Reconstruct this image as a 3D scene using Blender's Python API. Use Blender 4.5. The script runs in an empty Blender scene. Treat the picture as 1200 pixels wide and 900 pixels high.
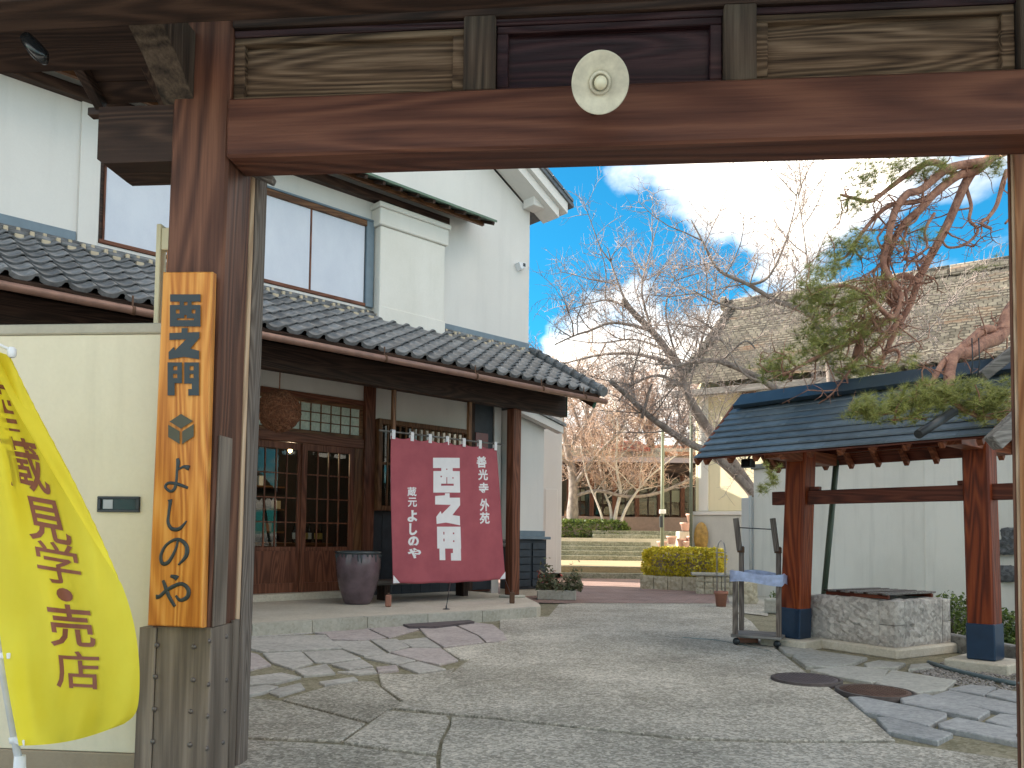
import bpy, math, random
from mathutils import Vector, Matrix, noise as mnoise
rad = math.radians
sc = bpy.context.scene
col = sc.collection
rnd = random.Random(7)

# ---------------------------------------------------------------- camera
F = 930.0; CAMH = 1.1; PIT = 0.0465; ROLL = 0.012
SH = 178 - F * PIT
_p = math.atan(PIT); _cp, _sp = math.cos(_p), math.sin(_p)
_U0 = Vector((0, -_sp, _cp)); _X = Vector((1, 0, 0)); FWD = Vector((0, _cp, _sp))
CR = _X * math.cos(ROLL) + _U0 * math.sin(ROLL)
CU = _U0 * math.cos(ROLL) - _X * math.sin(ROLL)
cam = bpy.data.cameras.new('camera'); camo = bpy.data.objects.new('camera', cam); col.objects.link(camo)
M = Matrix((CR, CU, -FWD)).transposed().to_4x4(); M.translation = (0, 0, CAMH)
camo.matrix_world = M
cam.sensor_fit = 'HORIZONTAL'; cam.sensor_width = 36.0; cam.lens = F / 1200 * 36
cam.shift_x = 0.0; cam.shift_y = SH / 1200
cam.clip_start = 0.05; cam.clip_end = 2000
sc.camera = camo

# ---------------------------------------------------------------- world, sun, exposure
SUN_EL = rad(29); SUN_AZ = math.atan2(-0.90, 0.30)      # azimuth from +Y towards +X
sdir = Vector((math.sin(SUN_AZ) * math.cos(SUN_EL), math.cos(SUN_AZ) * math.cos(SUN_EL), math.sin(SUN_EL)))
w = bpy.data.worlds.new('World'); sc.world = w; w.use_nodes = True
nt = w.node_tree; nt.nodes.clear(); N = nt.nodes.new; K = nt.links.new
out = N('ShaderNodeOutputWorld'); bg = N('ShaderNodeBackground'); sky = N('ShaderNodeTexSky')
sky.sky_type = 'NISHITA'; sky.sun_disc = False; sky.sun_elevation = SUN_EL; sky.sun_rotation = SUN_AZ
sky.air_density = 1.0; sky.dust_density = 0.4; sky.ozone_density = 2.5
tc = N('ShaderNodeTexCoord'); sep = N('ShaderNodeSeparateXYZ'); K(tc.outputs['Generated'], sep.inputs[0])
zz = N('ShaderNodeMath'); zz.operation = 'ADD'; zz.inputs[1].default_value = 0.22; K(sep.outputs['Z'], zz.inputs[0])
zm = N('ShaderNodeMath'); zm.operation = 'MAXIMUM'; zm.inputs[1].default_value = 0.05; K(zz.outputs[0], zm.inputs[0])
dv = N('ShaderNodeVectorMath'); dv.operation = 'DIVIDE'; K(tc.outputs['Generated'], dv.inputs[0])
cb = N('ShaderNodeCombineXYZ'); [K(zm.outputs[0], cb.inputs[i]) for i in range(3)]; K(cb.outputs[0], dv.inputs[1])
mp = N('ShaderNodeMapping'); K(dv.outputs[0], mp.inputs['Vector'])
mp.inputs['Location'].default_value = (3.654038217485617, -0.7992660139876016, 0.0); mp.inputs['Scale'].default_value = (1.0, 0.62, 1.0)
cn = N('ShaderNodeTexNoise'); cn.inputs['Scale'].default_value = 1.55; cn.inputs['Detail'].default_value = 10; cn.inputs['Roughness'].default_value = 0.50
K(mp.outputs[0], cn.inputs['Vector'])
cr = N('ShaderNodeValToRGB'); cr.color_ramp.elements[0].position = 0.475; cr.color_ramp.elements[1].position = 0.555
K(cn.outputs['Fac'], cr.inputs[0])
mixc = N('ShaderNodeMix'); mixc.data_type = 'RGBA'; K(cr.outputs['Color'], mixc.inputs[0])
tint = N('ShaderNodeMix'); tint.data_type = 'RGBA'; tint.blend_type = 'MULTIPLY'; tint.inputs[0].default_value = 1.0
K(sky.outputs[0], tint.inputs[6]); tint.inputs[7].default_value = (0.09, 0.58, 0.70, 1)
K(tint.outputs[2], mixc.inputs[6])
cn2 = N('ShaderNodeTexNoise'); cn2.inputs['Scale'].default_value = 3.4; cn2.inputs['Detail'].default_value = 6; K(mp.outputs[0], cn2.inputs['Vector'])
cs = N('ShaderNodeValToRGB'); cs.color_ramp.elements[0].position = .36; cs.color_ramp.elements[1].position = .62
cs.color_ramp.elements[0].color = (4.6, 4.5, 4.3, 1); cs.color_ramp.elements[1].color = (11.0, 9.9, 8.5, 1); K(cn2.outputs['Fac'], cs.inputs[0]); K(cs.outputs['Color'], mixc.inputs[7])
K(mixc.outputs[2], bg.inputs['Color']); bg.inputs['Strength'].default_value = 0.10
K(bg.outputs[0], out.inputs[0])
sl = bpy.data.lights.new('sun', 'SUN'); sl.energy = 4.2; sl.angle = rad(0.5); sl.color = (1.0, 0.91, 0.78)
so = bpy.data.objects.new('sun', sl); col.objects.link(so)
so.rotation_euler = sdir.to_track_quat('Z', 'Y').to_euler()
sc.view_settings.view_transform = 'Standard'; sc.view_settings.look = 'None'
sc.view_settings.exposure = 1.78; sc.view_settings.gamma = 1.0
sc.cycles.max_bounces = 8; sc.cycles.transparent_max_bounces = 16

# ---------------------------------------------------------------- pixel -> place helpers (photograph pixels, 1200 x 900)
def ray(px, py):
    return CR * ((px - 600) / F) + CU * ((450 - py + SH) / F) + FWD
def gnd(px, py, z=0.0):
    d = ray(px, py); t = (z - CAMH) / d.z
    return Vector((d.x * t, d.y * t, z))
def dep(px, py, Y):
    d = ray(px, py); t = Y / d.y
    return Vector((d.x * t, Y, CAMH + d.z * t))
class Fr:
    def __init__(s, o, ang):
        s.o = (o[0], o[1]); s.ang = ang
        s.u = (math.cos(ang), math.sin(ang)); s.i = (-math.sin(ang), math.cos(ang))
    def on(s, px, py, d):
        r = ray(px, py); ox, oy = s.o[0] + s.i[0] * d, s.o[1] + s.i[1] * d
        t = (ox * s.i[0] + oy * s.i[1]) / (r.x * s.i[0] + r.y * s.i[1])
        return ((r.x * t - ox) * s.u[0] + (r.y * t - oy) * s.u[1], CAMH + r.z * t)
    def ona(s, px, py, a):
        r = ray(px, py); ox, oy = s.o[0] + s.u[0] * a, s.o[1] + s.u[1] * a
        t = (ox * s.u[0] + oy * s.u[1]) / (r.x * s.u[0] + r.y * s.u[1])
        return ((r.x * t - ox) * s.i[0] + (r.y * t - oy) * s.i[1], CAMH + r.z * t)
    def w(s, a, d, z=0.0):
        return Vector((s.o[0] + s.u[0] * a + s.i[0] * d, s.o[1] + s.u[1] * a + s.i[1] * d, z))
    def loc(s, p):
        dx, dy = p[0] - s.o[0], p[1] - s.o[1]
        return Vector((dx * s.u[0] + dy * s.u[1], dx * s.i[0] + dy * s.i[1], p[2] if len(p) > 2 else 0))

# ---------------------------------------------------------------- mesh builder
class MB:
    def __init__(s): s.v = []; s.f = []; s.sm = []
    def add(s, vs, fs, smooth=False):
        b = len(s.v); s.v.extend([tuple(x) for x in vs])
        s.f.extend([tuple(i + b for i in q) for q in fs]); s.sm.extend([smooth] * len(fs)); return s
    def box(s, x0, x1, y0, y1, z0, z1, bev=0.0, M=None):
        if x1 < x0: x0, x1 = x1, x0
        if y1 < y0: y0, y1 = y1, y0
        if z1 < z0: z0, z1 = z1, z0
        b = min(bev, (x1 - x0) * .45, (y1 - y0) * .45, (z1 - z0) * .45)
        X = (x0, x1); Y = (y0, y1); Z = (z0, z1)
        if b <= 0:
            vs = [Vector((X[i], Y[j], Z[k])) for i in (0, 1) for j in (0, 1) for k in (0, 1)]
            fs = [(0, 1, 3, 2), (4, 6, 7, 5), (0, 4, 5, 1), (2, 3, 7, 6), (0, 2, 6, 4), (1, 5, 7, 3)]
        else:
            vs = []; ix = {}
            for i in (0, 1):
                for j in (0, 1):
                    for k in (0, 1):
                        c = Vector((X[i], Y[j], Z[k])); si = (1, -1)[i]; sj = (1, -1)[j]; sk = (1, -1)[k]
                        for ax in range(3):
                            o = Vector((0 if ax == 0 else si * b, 0 if ax == 1 else sj * b, 0 if ax == 2 else sk * b))
                            ix[i, j, k, ax] = len(vs); vs.append(c + o)
            fs = []
            for i in (0, 1):
                q = [ix[i, 0, 0, 0], ix[i, 1, 0, 0], ix[i, 1, 1, 0], ix[i, 0, 1, 0]]; fs.append(q if i else q[::-1])
                q = [ix[0, i, 0, 1], ix[1, i, 0, 1], ix[1, i, 1, 1], ix[0, i, 1, 1]]; fs.append(q[::-1] if i else q)
                q = [ix[0, 0, i, 2], ix[1, 0, i, 2], ix[1, 1, i, 2], ix[0, 1, i, 2]]; fs.append(q if i else q[::-1])
            for i in (0, 1):
                for j in (0, 1):
                    q = [ix[i, j, 0, 0], ix[i, j, 0, 1], ix[i, j, 1, 1], ix[i, j, 1, 0]]; fs.append(q if i != j else q[::-1])
                    q = [ix[i, 0, j, 0], ix[i, 0, j, 2], ix[i, 1, j, 2], ix[i, 1, j, 0]]; fs.append(q[::-1] if i != j else q)
                    q = [ix[0, i, j, 1], ix[0, i, j, 2], ix[1, i, j, 2], ix[1, i, j, 1]]; fs.append(q if i != j else q[::-1])
                    for k in (0, 1):
                        q = [ix[i, j, k, 0], ix[i, j, k, 1], ix[i, j, k, 2]]; fs.append(q if (i + j + k) % 2 else q[::-1])
        if M is not None: vs = [M @ v for v in vs]
        return s.add(vs, fs)
    def beam(s, p, q, wd, ht, up=(0, 0, 1), bev=0.004):
        p = Vector(p); q = Vector(q); x = (q - p); L = x.length; x.normalize()
        u = Vector(up); y = u.cross(x)
        if y.length < 1e-4: y = Vector((0, 1, 0)).cross(x)
        y.normalize(); z = x.cross(y)
        m = Matrix((x, y, z)).transposed().to_4x4(); m.translation = p
        return s.box(0, L, -wd / 2, wd / 2, -ht / 2, ht / 2, bev, m)
    def tube(s, pts, rs, n=8, cap=True, smooth=True, flat=None):
        pts = [Vector(p) for p in pts]
        if not hasattr(rs, '__len__'): rs = [rs] * len(pts)
        b = len(s.v); ref = None; m = len(pts)
        for i, p in enumerate(pts):
            t = (pts[min(i + 1, m - 1)] - pts[max(i - 1, 0)])
            if t.length < 1e-9: t = Vector((0, 0, 1))
            t.normalize()
            if flat is not None: a = flat.cross(t); a = a.normalized() if a.length > 1e-6 else t.orthogonal(); c2 = flat
            else:
                if ref is None: ref = t.orthogonal()
                a = ref - t * ref.dot(t)
                if a.length < 1e-6: a = t.orthogonal()
                a.normalize(); ref = a; c2 = t.cross(a)
            for k in range(n):
                th = 2 * math.pi * k / n
                s.v.append(tuple(p + (a * math.cos(th) + c2 * math.sin(th) * (0.5 if flat is not None else 1)) * rs[i]))
        for i in range(m - 1):
            for k in range(n):
                k2 = (k + 1) % n
                s.f.append((b + i * n + k, b + i * n + k2, b + (i + 1) * n + k2, b + (i + 1) * n + k)); s.sm.append(smooth)
        if cap:
            s.f.append(tuple(b + k for k in range(n))[::-1]); s.sm.append(False)
            s.f.append(tuple(b + (m - 1) * n + k for k in range(n))); s.sm.append(False)
        return s
    def lathe(s, prof, n=24, M=None, smooth=True):
        vs = []; fs = []
        for (r, z) in prof:
            for k in range(n):
                th = 2 * math.pi * k / n; v = Vector((r * math.cos(th), r * math.sin(th), z)); vs.append(M @ v if M is not None else v)
        for i in range(len(prof) - 1):
            for k in range(n):
                k2 = (k + 1) % n; fs.append((i * n + k, i * n + k2, (i + 1) * n + k2, (i + 1) * n + k))
        return s.add(vs, fs, smooth)
    def prism(s, poly, fn0, fn1, sides=True):
        """poly: list of 2-D points; fn0/fn1 map a 2-D point to the back / front 3-D point"""
        n = len(poly); vs = [fn0(p) for p in poly] + [fn1(p) for p in poly]
        fs = [tuple(range(n, 2 * n))]
        if sides: fs += [(i, (i + 1) % n, n + (i + 1) % n, n + i) for i in range(n)]
        return s.add(vs, fs)
    def build(s, name, mat, parent=None, **kw):
        me = bpy.data.meshes.new(name); me.from_pydata(s.v, [], s.f); me.update()
        me.polygons.foreach_set('use_smooth', s.sm)
        if mat is not None: me.materials.append(mat)
        o = bpy.data.objects.new(name, me); col.objects.link(o)
        if parent is not None: o.parent = parent
        for k, v in kw.items(): o[k] = v
        return o
def tag(o, label, cat, group=None):
    o['label'] = label; o['category'] = cat
    if group: o['group'] = group
    return o
def thing(name, label, cat, loc=(0, 0, 0), rz=0.0, group=None):
    o = bpy.data.objects.new(name, None); col.objects.link(o); o.location = loc; o.rotation_euler = (0, 0, rz)
    o.empty_display_size = 0.2
    return tag(o, label, cat, group)
def struct(o): o['kind'] = 'structure'; return o
def stuff(o): o['kind'] = 'stuff'; return o
def inst(name, src, parent, loc=(0, 0, 0), rot=(0, 0, 0), scale=(1, 1, 1)):
    o = bpy.data.objects.new(name, src.data if hasattr(src, 'data') else src); col.objects.link(o)
    o.parent = parent; o.location = loc; o.rotation_euler = rot; o.scale = scale
    return o
def copy_tree(o, parent=None):
    c = o.copy(); col.objects.link(c)
    if parent is not None: c.parent = parent
    for ch in list(o.children): copy_tree(ch, c)
    return c

# ---------------------------------------------------------------- materials
def newmat(name):
    m = bpy.data.materials.new(name); m.use_nodes = True; t = m.node_tree
    return m, t, t.nodes['Principled BSDF']
def ramp(t, fac, stops):
    r = t.nodes.new('ShaderNodeValToRGB'); el = r.color_ramp.elements
    el[0].position = stops[0][0]; el[0].color = (*stops[0][1], 1); el[1].position = stops[-1][0]; el[1].color = (*stops[-1][1], 1)
    for p, c in stops[1:-1]:
        e = el.new(p); e.color = (*c, 1)
    t.links.new(fac, r.inputs[0]); return r.outputs[0]
def noise(t, vec, scale, detail=4, rough=.55, dist=0.0):
    n = t.nodes.new('ShaderNodeTexNoise'); n.inputs['Scale'].default_value = scale; n.inputs['Detail'].default_value = detail
    n.inputs['Roughness'].default_value = rough; n.inputs['Distortion'].default_value = dist
    t.links.new(vec, n.inputs['Vector']); return n.outputs['Fac']
def mapping(t, vec, scale=(1, 1, 1), rnd_off=True):
    m = t.nodes.new('ShaderNodeMapping'); m.inputs['Scale'].default_value = scale; t.links.new(vec, m.inputs['Vector'])
    if rnd_off:
        oi = t.nodes.new('ShaderNodeObjectInfo'); mu = t.nodes.new('ShaderNodeMath'); mu.operation = 'MULTIPLY'; mu.inputs[1].default_value = 17.0
        t.links.new(oi.outputs['Random'], mu.inputs[0]); t.links.new(mu.outputs[0], m.inputs['Location'])
    return m.outputs[0]
def objco(t): return t.nodes.new('ShaderNodeTexCoord').outputs['Object']
def math1(t, op, a, b=None):
    n = t.nodes.new('ShaderNodeMath'); n.operation = op
    for i, x in enumerate((a, b)):
        if x is None: continue
        if isinstance(x, (int, float)): n.inputs[i].default_value = x
        else: t.links.new(x, n.inputs[i])
    return n.outputs[0]
def mixrgb(t, fac, a, b, mode='MIX'):
    n = t.nodes.new('ShaderNodeMix'); n.data_type = 'RGBA'; n.blend_type = mode
    for i, x in ((0, fac), (6, a), (7, b)):
        if isinstance(x, (int, float)): n.inputs[i].default_value = x
        elif isinstance(x, tuple): n.inputs[i].default_value = (*x, 1)
        else: t.links.new(x, n.inputs[i])
    return n.outputs[2]
def bump(t, b, h, strength=.3, dist=.01):
    n = t.nodes.new('ShaderNodeBump'); n.inputs['Strength'].default_value = strength; n.inputs['Distance'].default_value = dist
    t.links.new(h, n.inputs['Height']); t.links.new(n.outputs[0], b.inputs['Normal'])
def wood(name, dark, mid, light, axis='z', ring=3.0, k=26, rough=.6, bmp=.35, stretch=.10, fine=.5, rw=.26):
    m, t, b = newmat(name); co = objco(t)
    sc_ = {'x': (stretch, 1, 1), 'y': (1, stretch, 1), 'z': (1, 1, stretch)}[axis]
    v = mapping(t, co, sc_)
    n1 = noise(t, v, ring, 2, .5, .3)
    rings = math1(t, 'ADD', math1(t, 'MULTIPLY', math1(t, 'SINE', math1(t, 'MULTIPLY', n1, k * 5.0)), .5), .5)
    sf = {'x': (.03, 1, 1), 'y': (1, .03, 1), 'z': (1, 1, .03)}[axis]
    fn = noise(t, mapping(t, co, sf), 70, 5, .65)
    big = noise(t, mapping(t, co, sc_), 2.2, 4, .6)
    f = math1(t, 'ADD', math1(t, 'ADD', math1(t, 'MULTIPLY', rings, rw), math1(t, 'MULTIPLY', fn, fine)), math1(t, 'MULTIPLY', big, .5))
    f = math1(t, 'SUBTRACT', f, (rw + fine + .5) * .5 - .5)
    c = ramp(t, f, [(.25, dark), (.52, mid), (.8, light)])
    t.links.new(c, b.inputs['Base Color']); b.inputs['Roughness'].default_value = rough; b.inputs['Specular IOR Level'].default_value = .25
    bump(t, b, math1(t, 'ADD', math1(t, 'MULTIPLY', rings, .5), fn), bmp, .006)
    return m
def plaster(name, c0, c1, scale=1.2, rough=.85, bmp=.12, streak=.0):
    m, t, b = newmat(name); co = objco(t)
    n1 = noise(t, mapping(t, co, (1, 1, .55), False), scale, 6, .62)
    n2 = noise(t, co, 55, 4, .6)
    f = math1(t, 'ADD', math1(t, 'MULTIPLY', n1, .8), math1(t, 'MULTIPLY', n2, .2))
    c = ramp(t, f, [(.36, c1), (.60, c0)])
    if streak > 0:
        ns = noise(t, mapping(t, co, (1, 1, .07), False), 7, 5, .6)
        c = mixrgb(t, math1(t, 'MULTIPLY', ramp(t, ns, [(.52, (0, 0, 0)), (.75, (1, 1, 1))]), streak), c, tuple(x * .62 for x in c1))
    t.links.new(c, b.inputs['Base Color']); b.inputs['Roughness'].default_value = rough
    bump(t, b, math1(t, 'ADD', n2, math1(t, 'MULTIPLY', n1, .8)), bmp, .01)
    return m
def speckle(name, dark, mid, light, s1=85, s2=1.1, rough=.9, bmp=.5, moss=None, contrast=1.0):
    m, t, b = newmat(name); co = objco(t)
    geo = t.nodes.new('ShaderNodeNewGeometry').outputs['Position']
    n1 = noise(t, geo, s1, 3, .75); n2 = noise(t, geo, s2, 6, .6); n3 = noise(t, geo, 9, 4, .6)
    oi = t.nodes.new('ShaderNodeObjectInfo').outputs['Random']
    vo = t.nodes.new('ShaderNodeTexVoronoi'); vo.inputs['Scale'].default_value = s1 * .85; t.links.new(geo, vo.inputs['Vector'])
    vr = t.nodes.new('ShaderNodeSeparateColor'); t.links.new(vo.outputs['Color'], vr.inputs[0])
    n1 = math1(t, 'ADD', math1(t, 'MULTIPLY', n1, .45), math1(t, 'ADD', math1(t, 'MULTIPLY', vr.outputs[0], .34), .105))
    f = math1(t, 'ADD', math1(t, 'ADD', math1(t, 'MULTIPLY', n1, .62 * contrast), math1(t, 'MULTIPLY', n2, .40)), math1(t, 'ADD', math1(t, 'MULTIPLY', n3, .18), math1(t, 'ADD', math1(t, 'MULTIPLY', oi, .06), (.31 * (1 - contrast) - .04))))
    c = ramp(t, f, [(.40, dark), (.575, mid), (.74, light)])
    if moss:
        mk = ramp(t, noise(t, geo, 2.6, 7, .7), [(.60, (0, 0, 0)), (.72, (1, 1, 1))])
        c = mixrgb(t, math1(t, 'MULTIPLY', mk, .55), c, moss)
    t.links.new(c, b.inputs['Base Color']); b.inputs['Roughness'].default_value = rough
    bump(t, b, math1(t, 'ADD', n1, n3), bmp, .008)
    return m
def plain(name, c, rough=.5, metal=0.0, var=.12, scale=8, bmp=.05, objvar=0.0, spec=None):
    m, t, b = newmat(name); co = objco(t); n = noise(t, mapping(t, co), scale, 5, .6)
    lo = tuple(x * (1 - var) for x in c); hi = tuple(min(1, x * (1 + var)) for x in c)
    cc = ramp(t, n, [(.3, lo), (.7, hi)])
    if objvar:
        oi = t.nodes.new('ShaderNodeObjectInfo').outputs['Random']
        cc = mixrgb(t, 1.0, cc, ramp(t, oi, [(0, (1 - objvar,) * 3), (1, (1 + objvar,) * 3)]), 'MULTIPLY')
    t.links.new(cc, b.inputs['Base Color']); b.inputs['Roughness'].default_value = rough; b.inputs['Metallic'].default_value = metal
    if spec is not None: b.inputs['Specular IOR Level'].default_value = spec
    if bmp: bump(t, b, n, bmp, .01)
    return m
def leafmat(name, c0, c1, c2, scale=6, trans=.25):
    m, t, b = newmat(name); geo = t.nodes.new('ShaderNodeNewGeometry')
    n = noise(t, geo.outputs['Position'], scale, 3, .6); isl = geo.outputs['Random Per Island']
    f = math1(t, 'ADD', math1(t, 'MULTIPLY', n, .55), math1(t, 'MULTIPLY', isl, .45))
    c = ramp(t, f, [(.25, c0), (.5, c1), (.8, c2)])
    t.links.new(c, b.inputs['Base Color']); b.inputs['Roughness'].default_value = .55
    if trans:
        tr = t.nodes.new('ShaderNodeBsdfTranslucent'); t.links.new(c, tr.inputs[0]); mx = t.nodes.new('ShaderNodeMixShader'); mx.inputs[0].default_value = trans
        t.links.new(b.outputs[0], mx.inputs[1]); t.links.new(tr.outputs[0], mx.inputs[2]); t.links.new(mx.outputs[0], t.nodes['Material Output'].inputs[0])
    return m
def cloth(name, c, c2, trans=.3, rough=.75):
    m, t, b = newmat(name); co = objco(t); n = noise(t, co, 3.0, 5, .6); fn = noise(t, mapping(t, co, (1, 1, .6), False), 260, 2, .5)
    cc = ramp(t, n, [(.35, c2), (.65, c)])
    t.links.new(cc, b.inputs['Base Color']); b.inputs['Roughness'].default_value = rough
    bump(t, b, fn, .15, .002)
    tr = t.nodes.new('ShaderNodeBsdfTranslucent'); t.links.new(cc, tr.inputs[0]); mx = t.nodes.new('ShaderNodeMixShader'); mx.inputs[0].default_value = trans
    t.links.new(b.outputs[0], mx.inputs[1]); t.links.new(tr.outputs[0], mx.inputs[2]); t.links.new(mx.outputs[0], t.nodes['Material Output'].inputs[0])
    return m
def glassmat(name, tintc=(.9, .93, .92), refl=1.0):
    m, t, b = newmat(name); t.nodes.remove(b)
    tr = t.nodes.new('ShaderNodeBsdfTransparent'); tr.inputs[0].default_value = (*tintc, 1)
    gl = t.nodes.new('ShaderNodeBsdfGlossy'); gl.inputs['Roughness'].default_value = .02
    fr = t.nodes.new('ShaderNodeFresnel'); fr.inputs[0].default_value = 1.5
    mx = t.nodes.new('ShaderNodeMixShader'); t.links.new(math1(t, 'MULTIPLY', fr.outputs[0], refl), mx.inputs[0])
    t.links.new(tr.outputs[0], mx.inputs[1]); t.links.new(gl.outputs[0], mx.inputs[2]); t.links.new(mx.outputs[0], t.nodes['Material Output'].inputs[0])
    return m

RED = ((.045, .015, .010), (.105, .039, .024), (.18, .075, .045))
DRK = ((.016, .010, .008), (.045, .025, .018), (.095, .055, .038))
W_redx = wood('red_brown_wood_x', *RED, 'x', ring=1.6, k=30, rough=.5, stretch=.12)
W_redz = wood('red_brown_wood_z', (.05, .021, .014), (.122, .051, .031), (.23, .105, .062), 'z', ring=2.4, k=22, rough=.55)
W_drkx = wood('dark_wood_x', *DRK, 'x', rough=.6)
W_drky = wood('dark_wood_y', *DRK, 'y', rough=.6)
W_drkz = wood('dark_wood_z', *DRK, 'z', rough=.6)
W_weax = wood('weathered_wood_x', (.032, .020, .012), (.125, .083, .050), (.26, .185, .12), 'x', ring=3.0, k=30, rough=.8, bmp=.9, stretch=.085, fine=.85, rw=.27)
W_weaz = wood('weathered_wood_z', (.022, .018, .015), (.075, .055, .04), (.14, .11, .08), 'z', ring=3, k=14, rough=.8, bmp=.9, rw=.25, fine=.7)
W_plumx = wood('plum_dark_wood_x', (.010, .005, .006), (.030, .012, .014), (.065, .03, .03), 'x', rough=.4)
W_signz = wood('sign_wood', (.36, .11, .018), (.60, .235, .045), (.78, .39, .10), 'z', ring=4.0, k=16, rough=.36, bmp=.12, fine=.7)
W_shopz = wood('shop_wood_z', (.06, .021, .011), (.145, .052, .028), (.245, .098, .055), 'z', rough=.5)
W_shopx = wood('shop_wood_x', (.06, .021, .011), (.145, .052, .028), (.245, .098, .055), 'x', rough=.5)
W_latz = wood('lattice_wood_z', (.06, .026, .012), (.15, .068, .03), (.24, .12, .055), 'z', rough=.5)
W_latx = wood('lattice_wood_x', (.06, .026, .012), (.15, .068, .03), (.24, .12, .055), 'x', rough=.5)
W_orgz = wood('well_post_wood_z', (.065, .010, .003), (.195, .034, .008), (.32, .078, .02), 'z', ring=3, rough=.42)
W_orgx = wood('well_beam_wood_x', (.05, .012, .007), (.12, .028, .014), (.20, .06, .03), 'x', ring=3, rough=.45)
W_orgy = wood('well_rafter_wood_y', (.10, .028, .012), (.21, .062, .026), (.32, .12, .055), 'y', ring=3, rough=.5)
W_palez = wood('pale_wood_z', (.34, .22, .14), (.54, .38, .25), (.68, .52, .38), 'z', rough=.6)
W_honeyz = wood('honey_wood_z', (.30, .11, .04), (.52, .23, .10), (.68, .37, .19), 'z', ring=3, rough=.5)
W_greyz = wood('grey_timber_z', (.085, .065, .055), (.16, .13, .11), (.26, .22, .19), 'z', ring=5, rough=.8, bmp=.5)
W_greyx = wood('grey_timber_x', (.09, .085, .08), (.19, .175, .16), (.30, .285, .27), 'x', ring=5, rough=.8, bmp=.5)
P_white = plaster('white_plaster', (.69, .67, .635), (.63, .61, .58), .7, streak=.12)
P_white2 = plaster('warm_white_plaster', (.76, .735, .68), (.67, .645, .58), .9, streak=.12)
P_cream = plaster('cream_render', (.74, .67, .50), (.67, .60, .44), 1.3, bmp=.2, streak=.22)
P_plinth = plaster('tan_plinth', (.33, .265, .185), (.26, .205, .14), 3, bmp=.4)
P_yel = plaster('yellow_plaster', (.82, .74, .52), (.74, .65, .42), .8, streak=.2)
P_grey = plaster('grey_render', (.52, .52, .49), (.42, .42, .40), 1.0, streak=.2)
P_wallw = plaster('boundary_white', (.76, .74, .67), (.64, .62, .555), .8, streak=.28)
M_band = plain('slate_blue_flashing', (.14, .19, .23), .45, .0, .1)
M_tile = plain('roof_tile_grey', (.15, .155, .16), .32, 0, .35, 14, .08, .32)
M_tile2 = plain('old_roof_tile', (.27, .245, .20), .75, 0, .5, 3, .2)
M_mortar = plain('tan_mortar', (.50, .42, .30), .9)
M_gutter = plain('copper_brown_gutter', (.24, .135, .10), .42, .3, .25, 5)
M_rust = plain('rusty_bracket', (.11, .055, .03), .7, .2)
M_green = plain('patinated_copper', (.05, .16, .11), .6)
M_copper = plain('green_copper_edge', (.10, .16, .11), .6)
M_clad = wood('aged_copper_cladding', (.08, .062, .05), (.175, .14, .113), (.29, .235, .19), 'z', ring=5, k=5, rough=.48, bmp=.15, fine=.6)
M_clad.node_tree.nodes['Principled BSDF'].inputs['Metallic'].default_value = .1
M_stud = plain('stud_metal', (.14, .12, .11), .38, .55)
M_ink = plain('carved_ink_paint', (.022, .032, .036), .42)
M_logo = plain('carved_olive_paint', (.065, .062, .035), .5)
M_enamel = plain('aged_enamel', (.55, .52, .41), .42, 0, .22, 16)
M_bulb = plain('frosted_bulb', (.72, .68, .50), .25)
M_dkmet = plain('dark_metal', (.04, .045, .05), .4, .5)
M_steel = plain('worn_steel', (.33, .33, .33), .4, .7)
M_yel = cloth('yellow_flag_cloth', (.90, .80, .07), (.85, .73, .05), .45)
M_brownink = plain('brown_print', (.24, .085, .055), .8, var=.05, bmp=0)
M_wplas = plain('white_plastic', (.72, .73, .75), .35)
M_maroon = cloth('maroon_cloth', (.50, .12, .145), (.42, .095, .12), .22)
M_wprint = plain('white_print', (.78, .76, .77), .8, var=.04, bmp=0)
M_shoji = plaster('translucent_panel', (.62, .65, .72), (.55, .58, .66), 2.5, .5, .03)
M_frost = plaster('patterned_glass', (.52, .57, .47), (.36, .41, .33), 40, .3, .5)
G_pane = glassmat('window_glass', (.80, .82, .78), .6)
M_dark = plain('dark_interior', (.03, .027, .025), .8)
M_board = plain('blue_black_boards', (.022, .028, .036), .55, 0, .3, 6)
M_louv = plain('blue_black_louvre', (.03, .042, .055), .5, 0, .3, 6)
M_cedar = plain('cedar_twig', (.20, .075, .035), .9, 0, .5, 30)
M_cedar2 = plain('cedar_twig_pale', (.30, .13, .065), .9, 0, .4, 30)
M_conc = speckle('exposed_aggregate', (.14, .128, .098), (.335, .311, .257), (.66, .61, .52), 76, .9, moss=(.24, .22, .14))
M_conc2 = speckle('smooth_concrete', (.36, .325, .255), (.52, .47, .38), (.62, .57, .48), 60, 1.6, bmp=.2, contrast=.6)
M_flag = speckle('flagstone', (.25, .235, .215), (.385, .365, .33), (.53, .50, .455), 40, 1.4, bmp=.35, moss=(.17, .16, .10), contrast=.7)
M_flagp = speckle('pinkish_flagstone', (.26, .22, .21), (.40, .345, .325), (.52, .46, .43), 40, 1.4, bmp=.35, contrast=.7)
M_slate = speckle('slate_slab', (.20, .205, .205), (.31, .312, .308), (.43, .43, .42), 50, 1.8, bmp=.4, contrast=.7)
M_gflag = speckle('olive_flagstone', (.22, .22, .19), (.36, .35, .31), (.48, .465, .41), 45, 1.2, bmp=.4, contrast=.7)
M_street = speckle('pale_street', (.24, .235, .22), (.34, .33, .31), (.44, .43, .40), 50, .5, bmp=.2)
M_moss = speckle('mossy_joint', (.11, .10, .055), (.195, .175, .105), (.30, .27, .19), 60, 3, bmp=.6)
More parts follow.
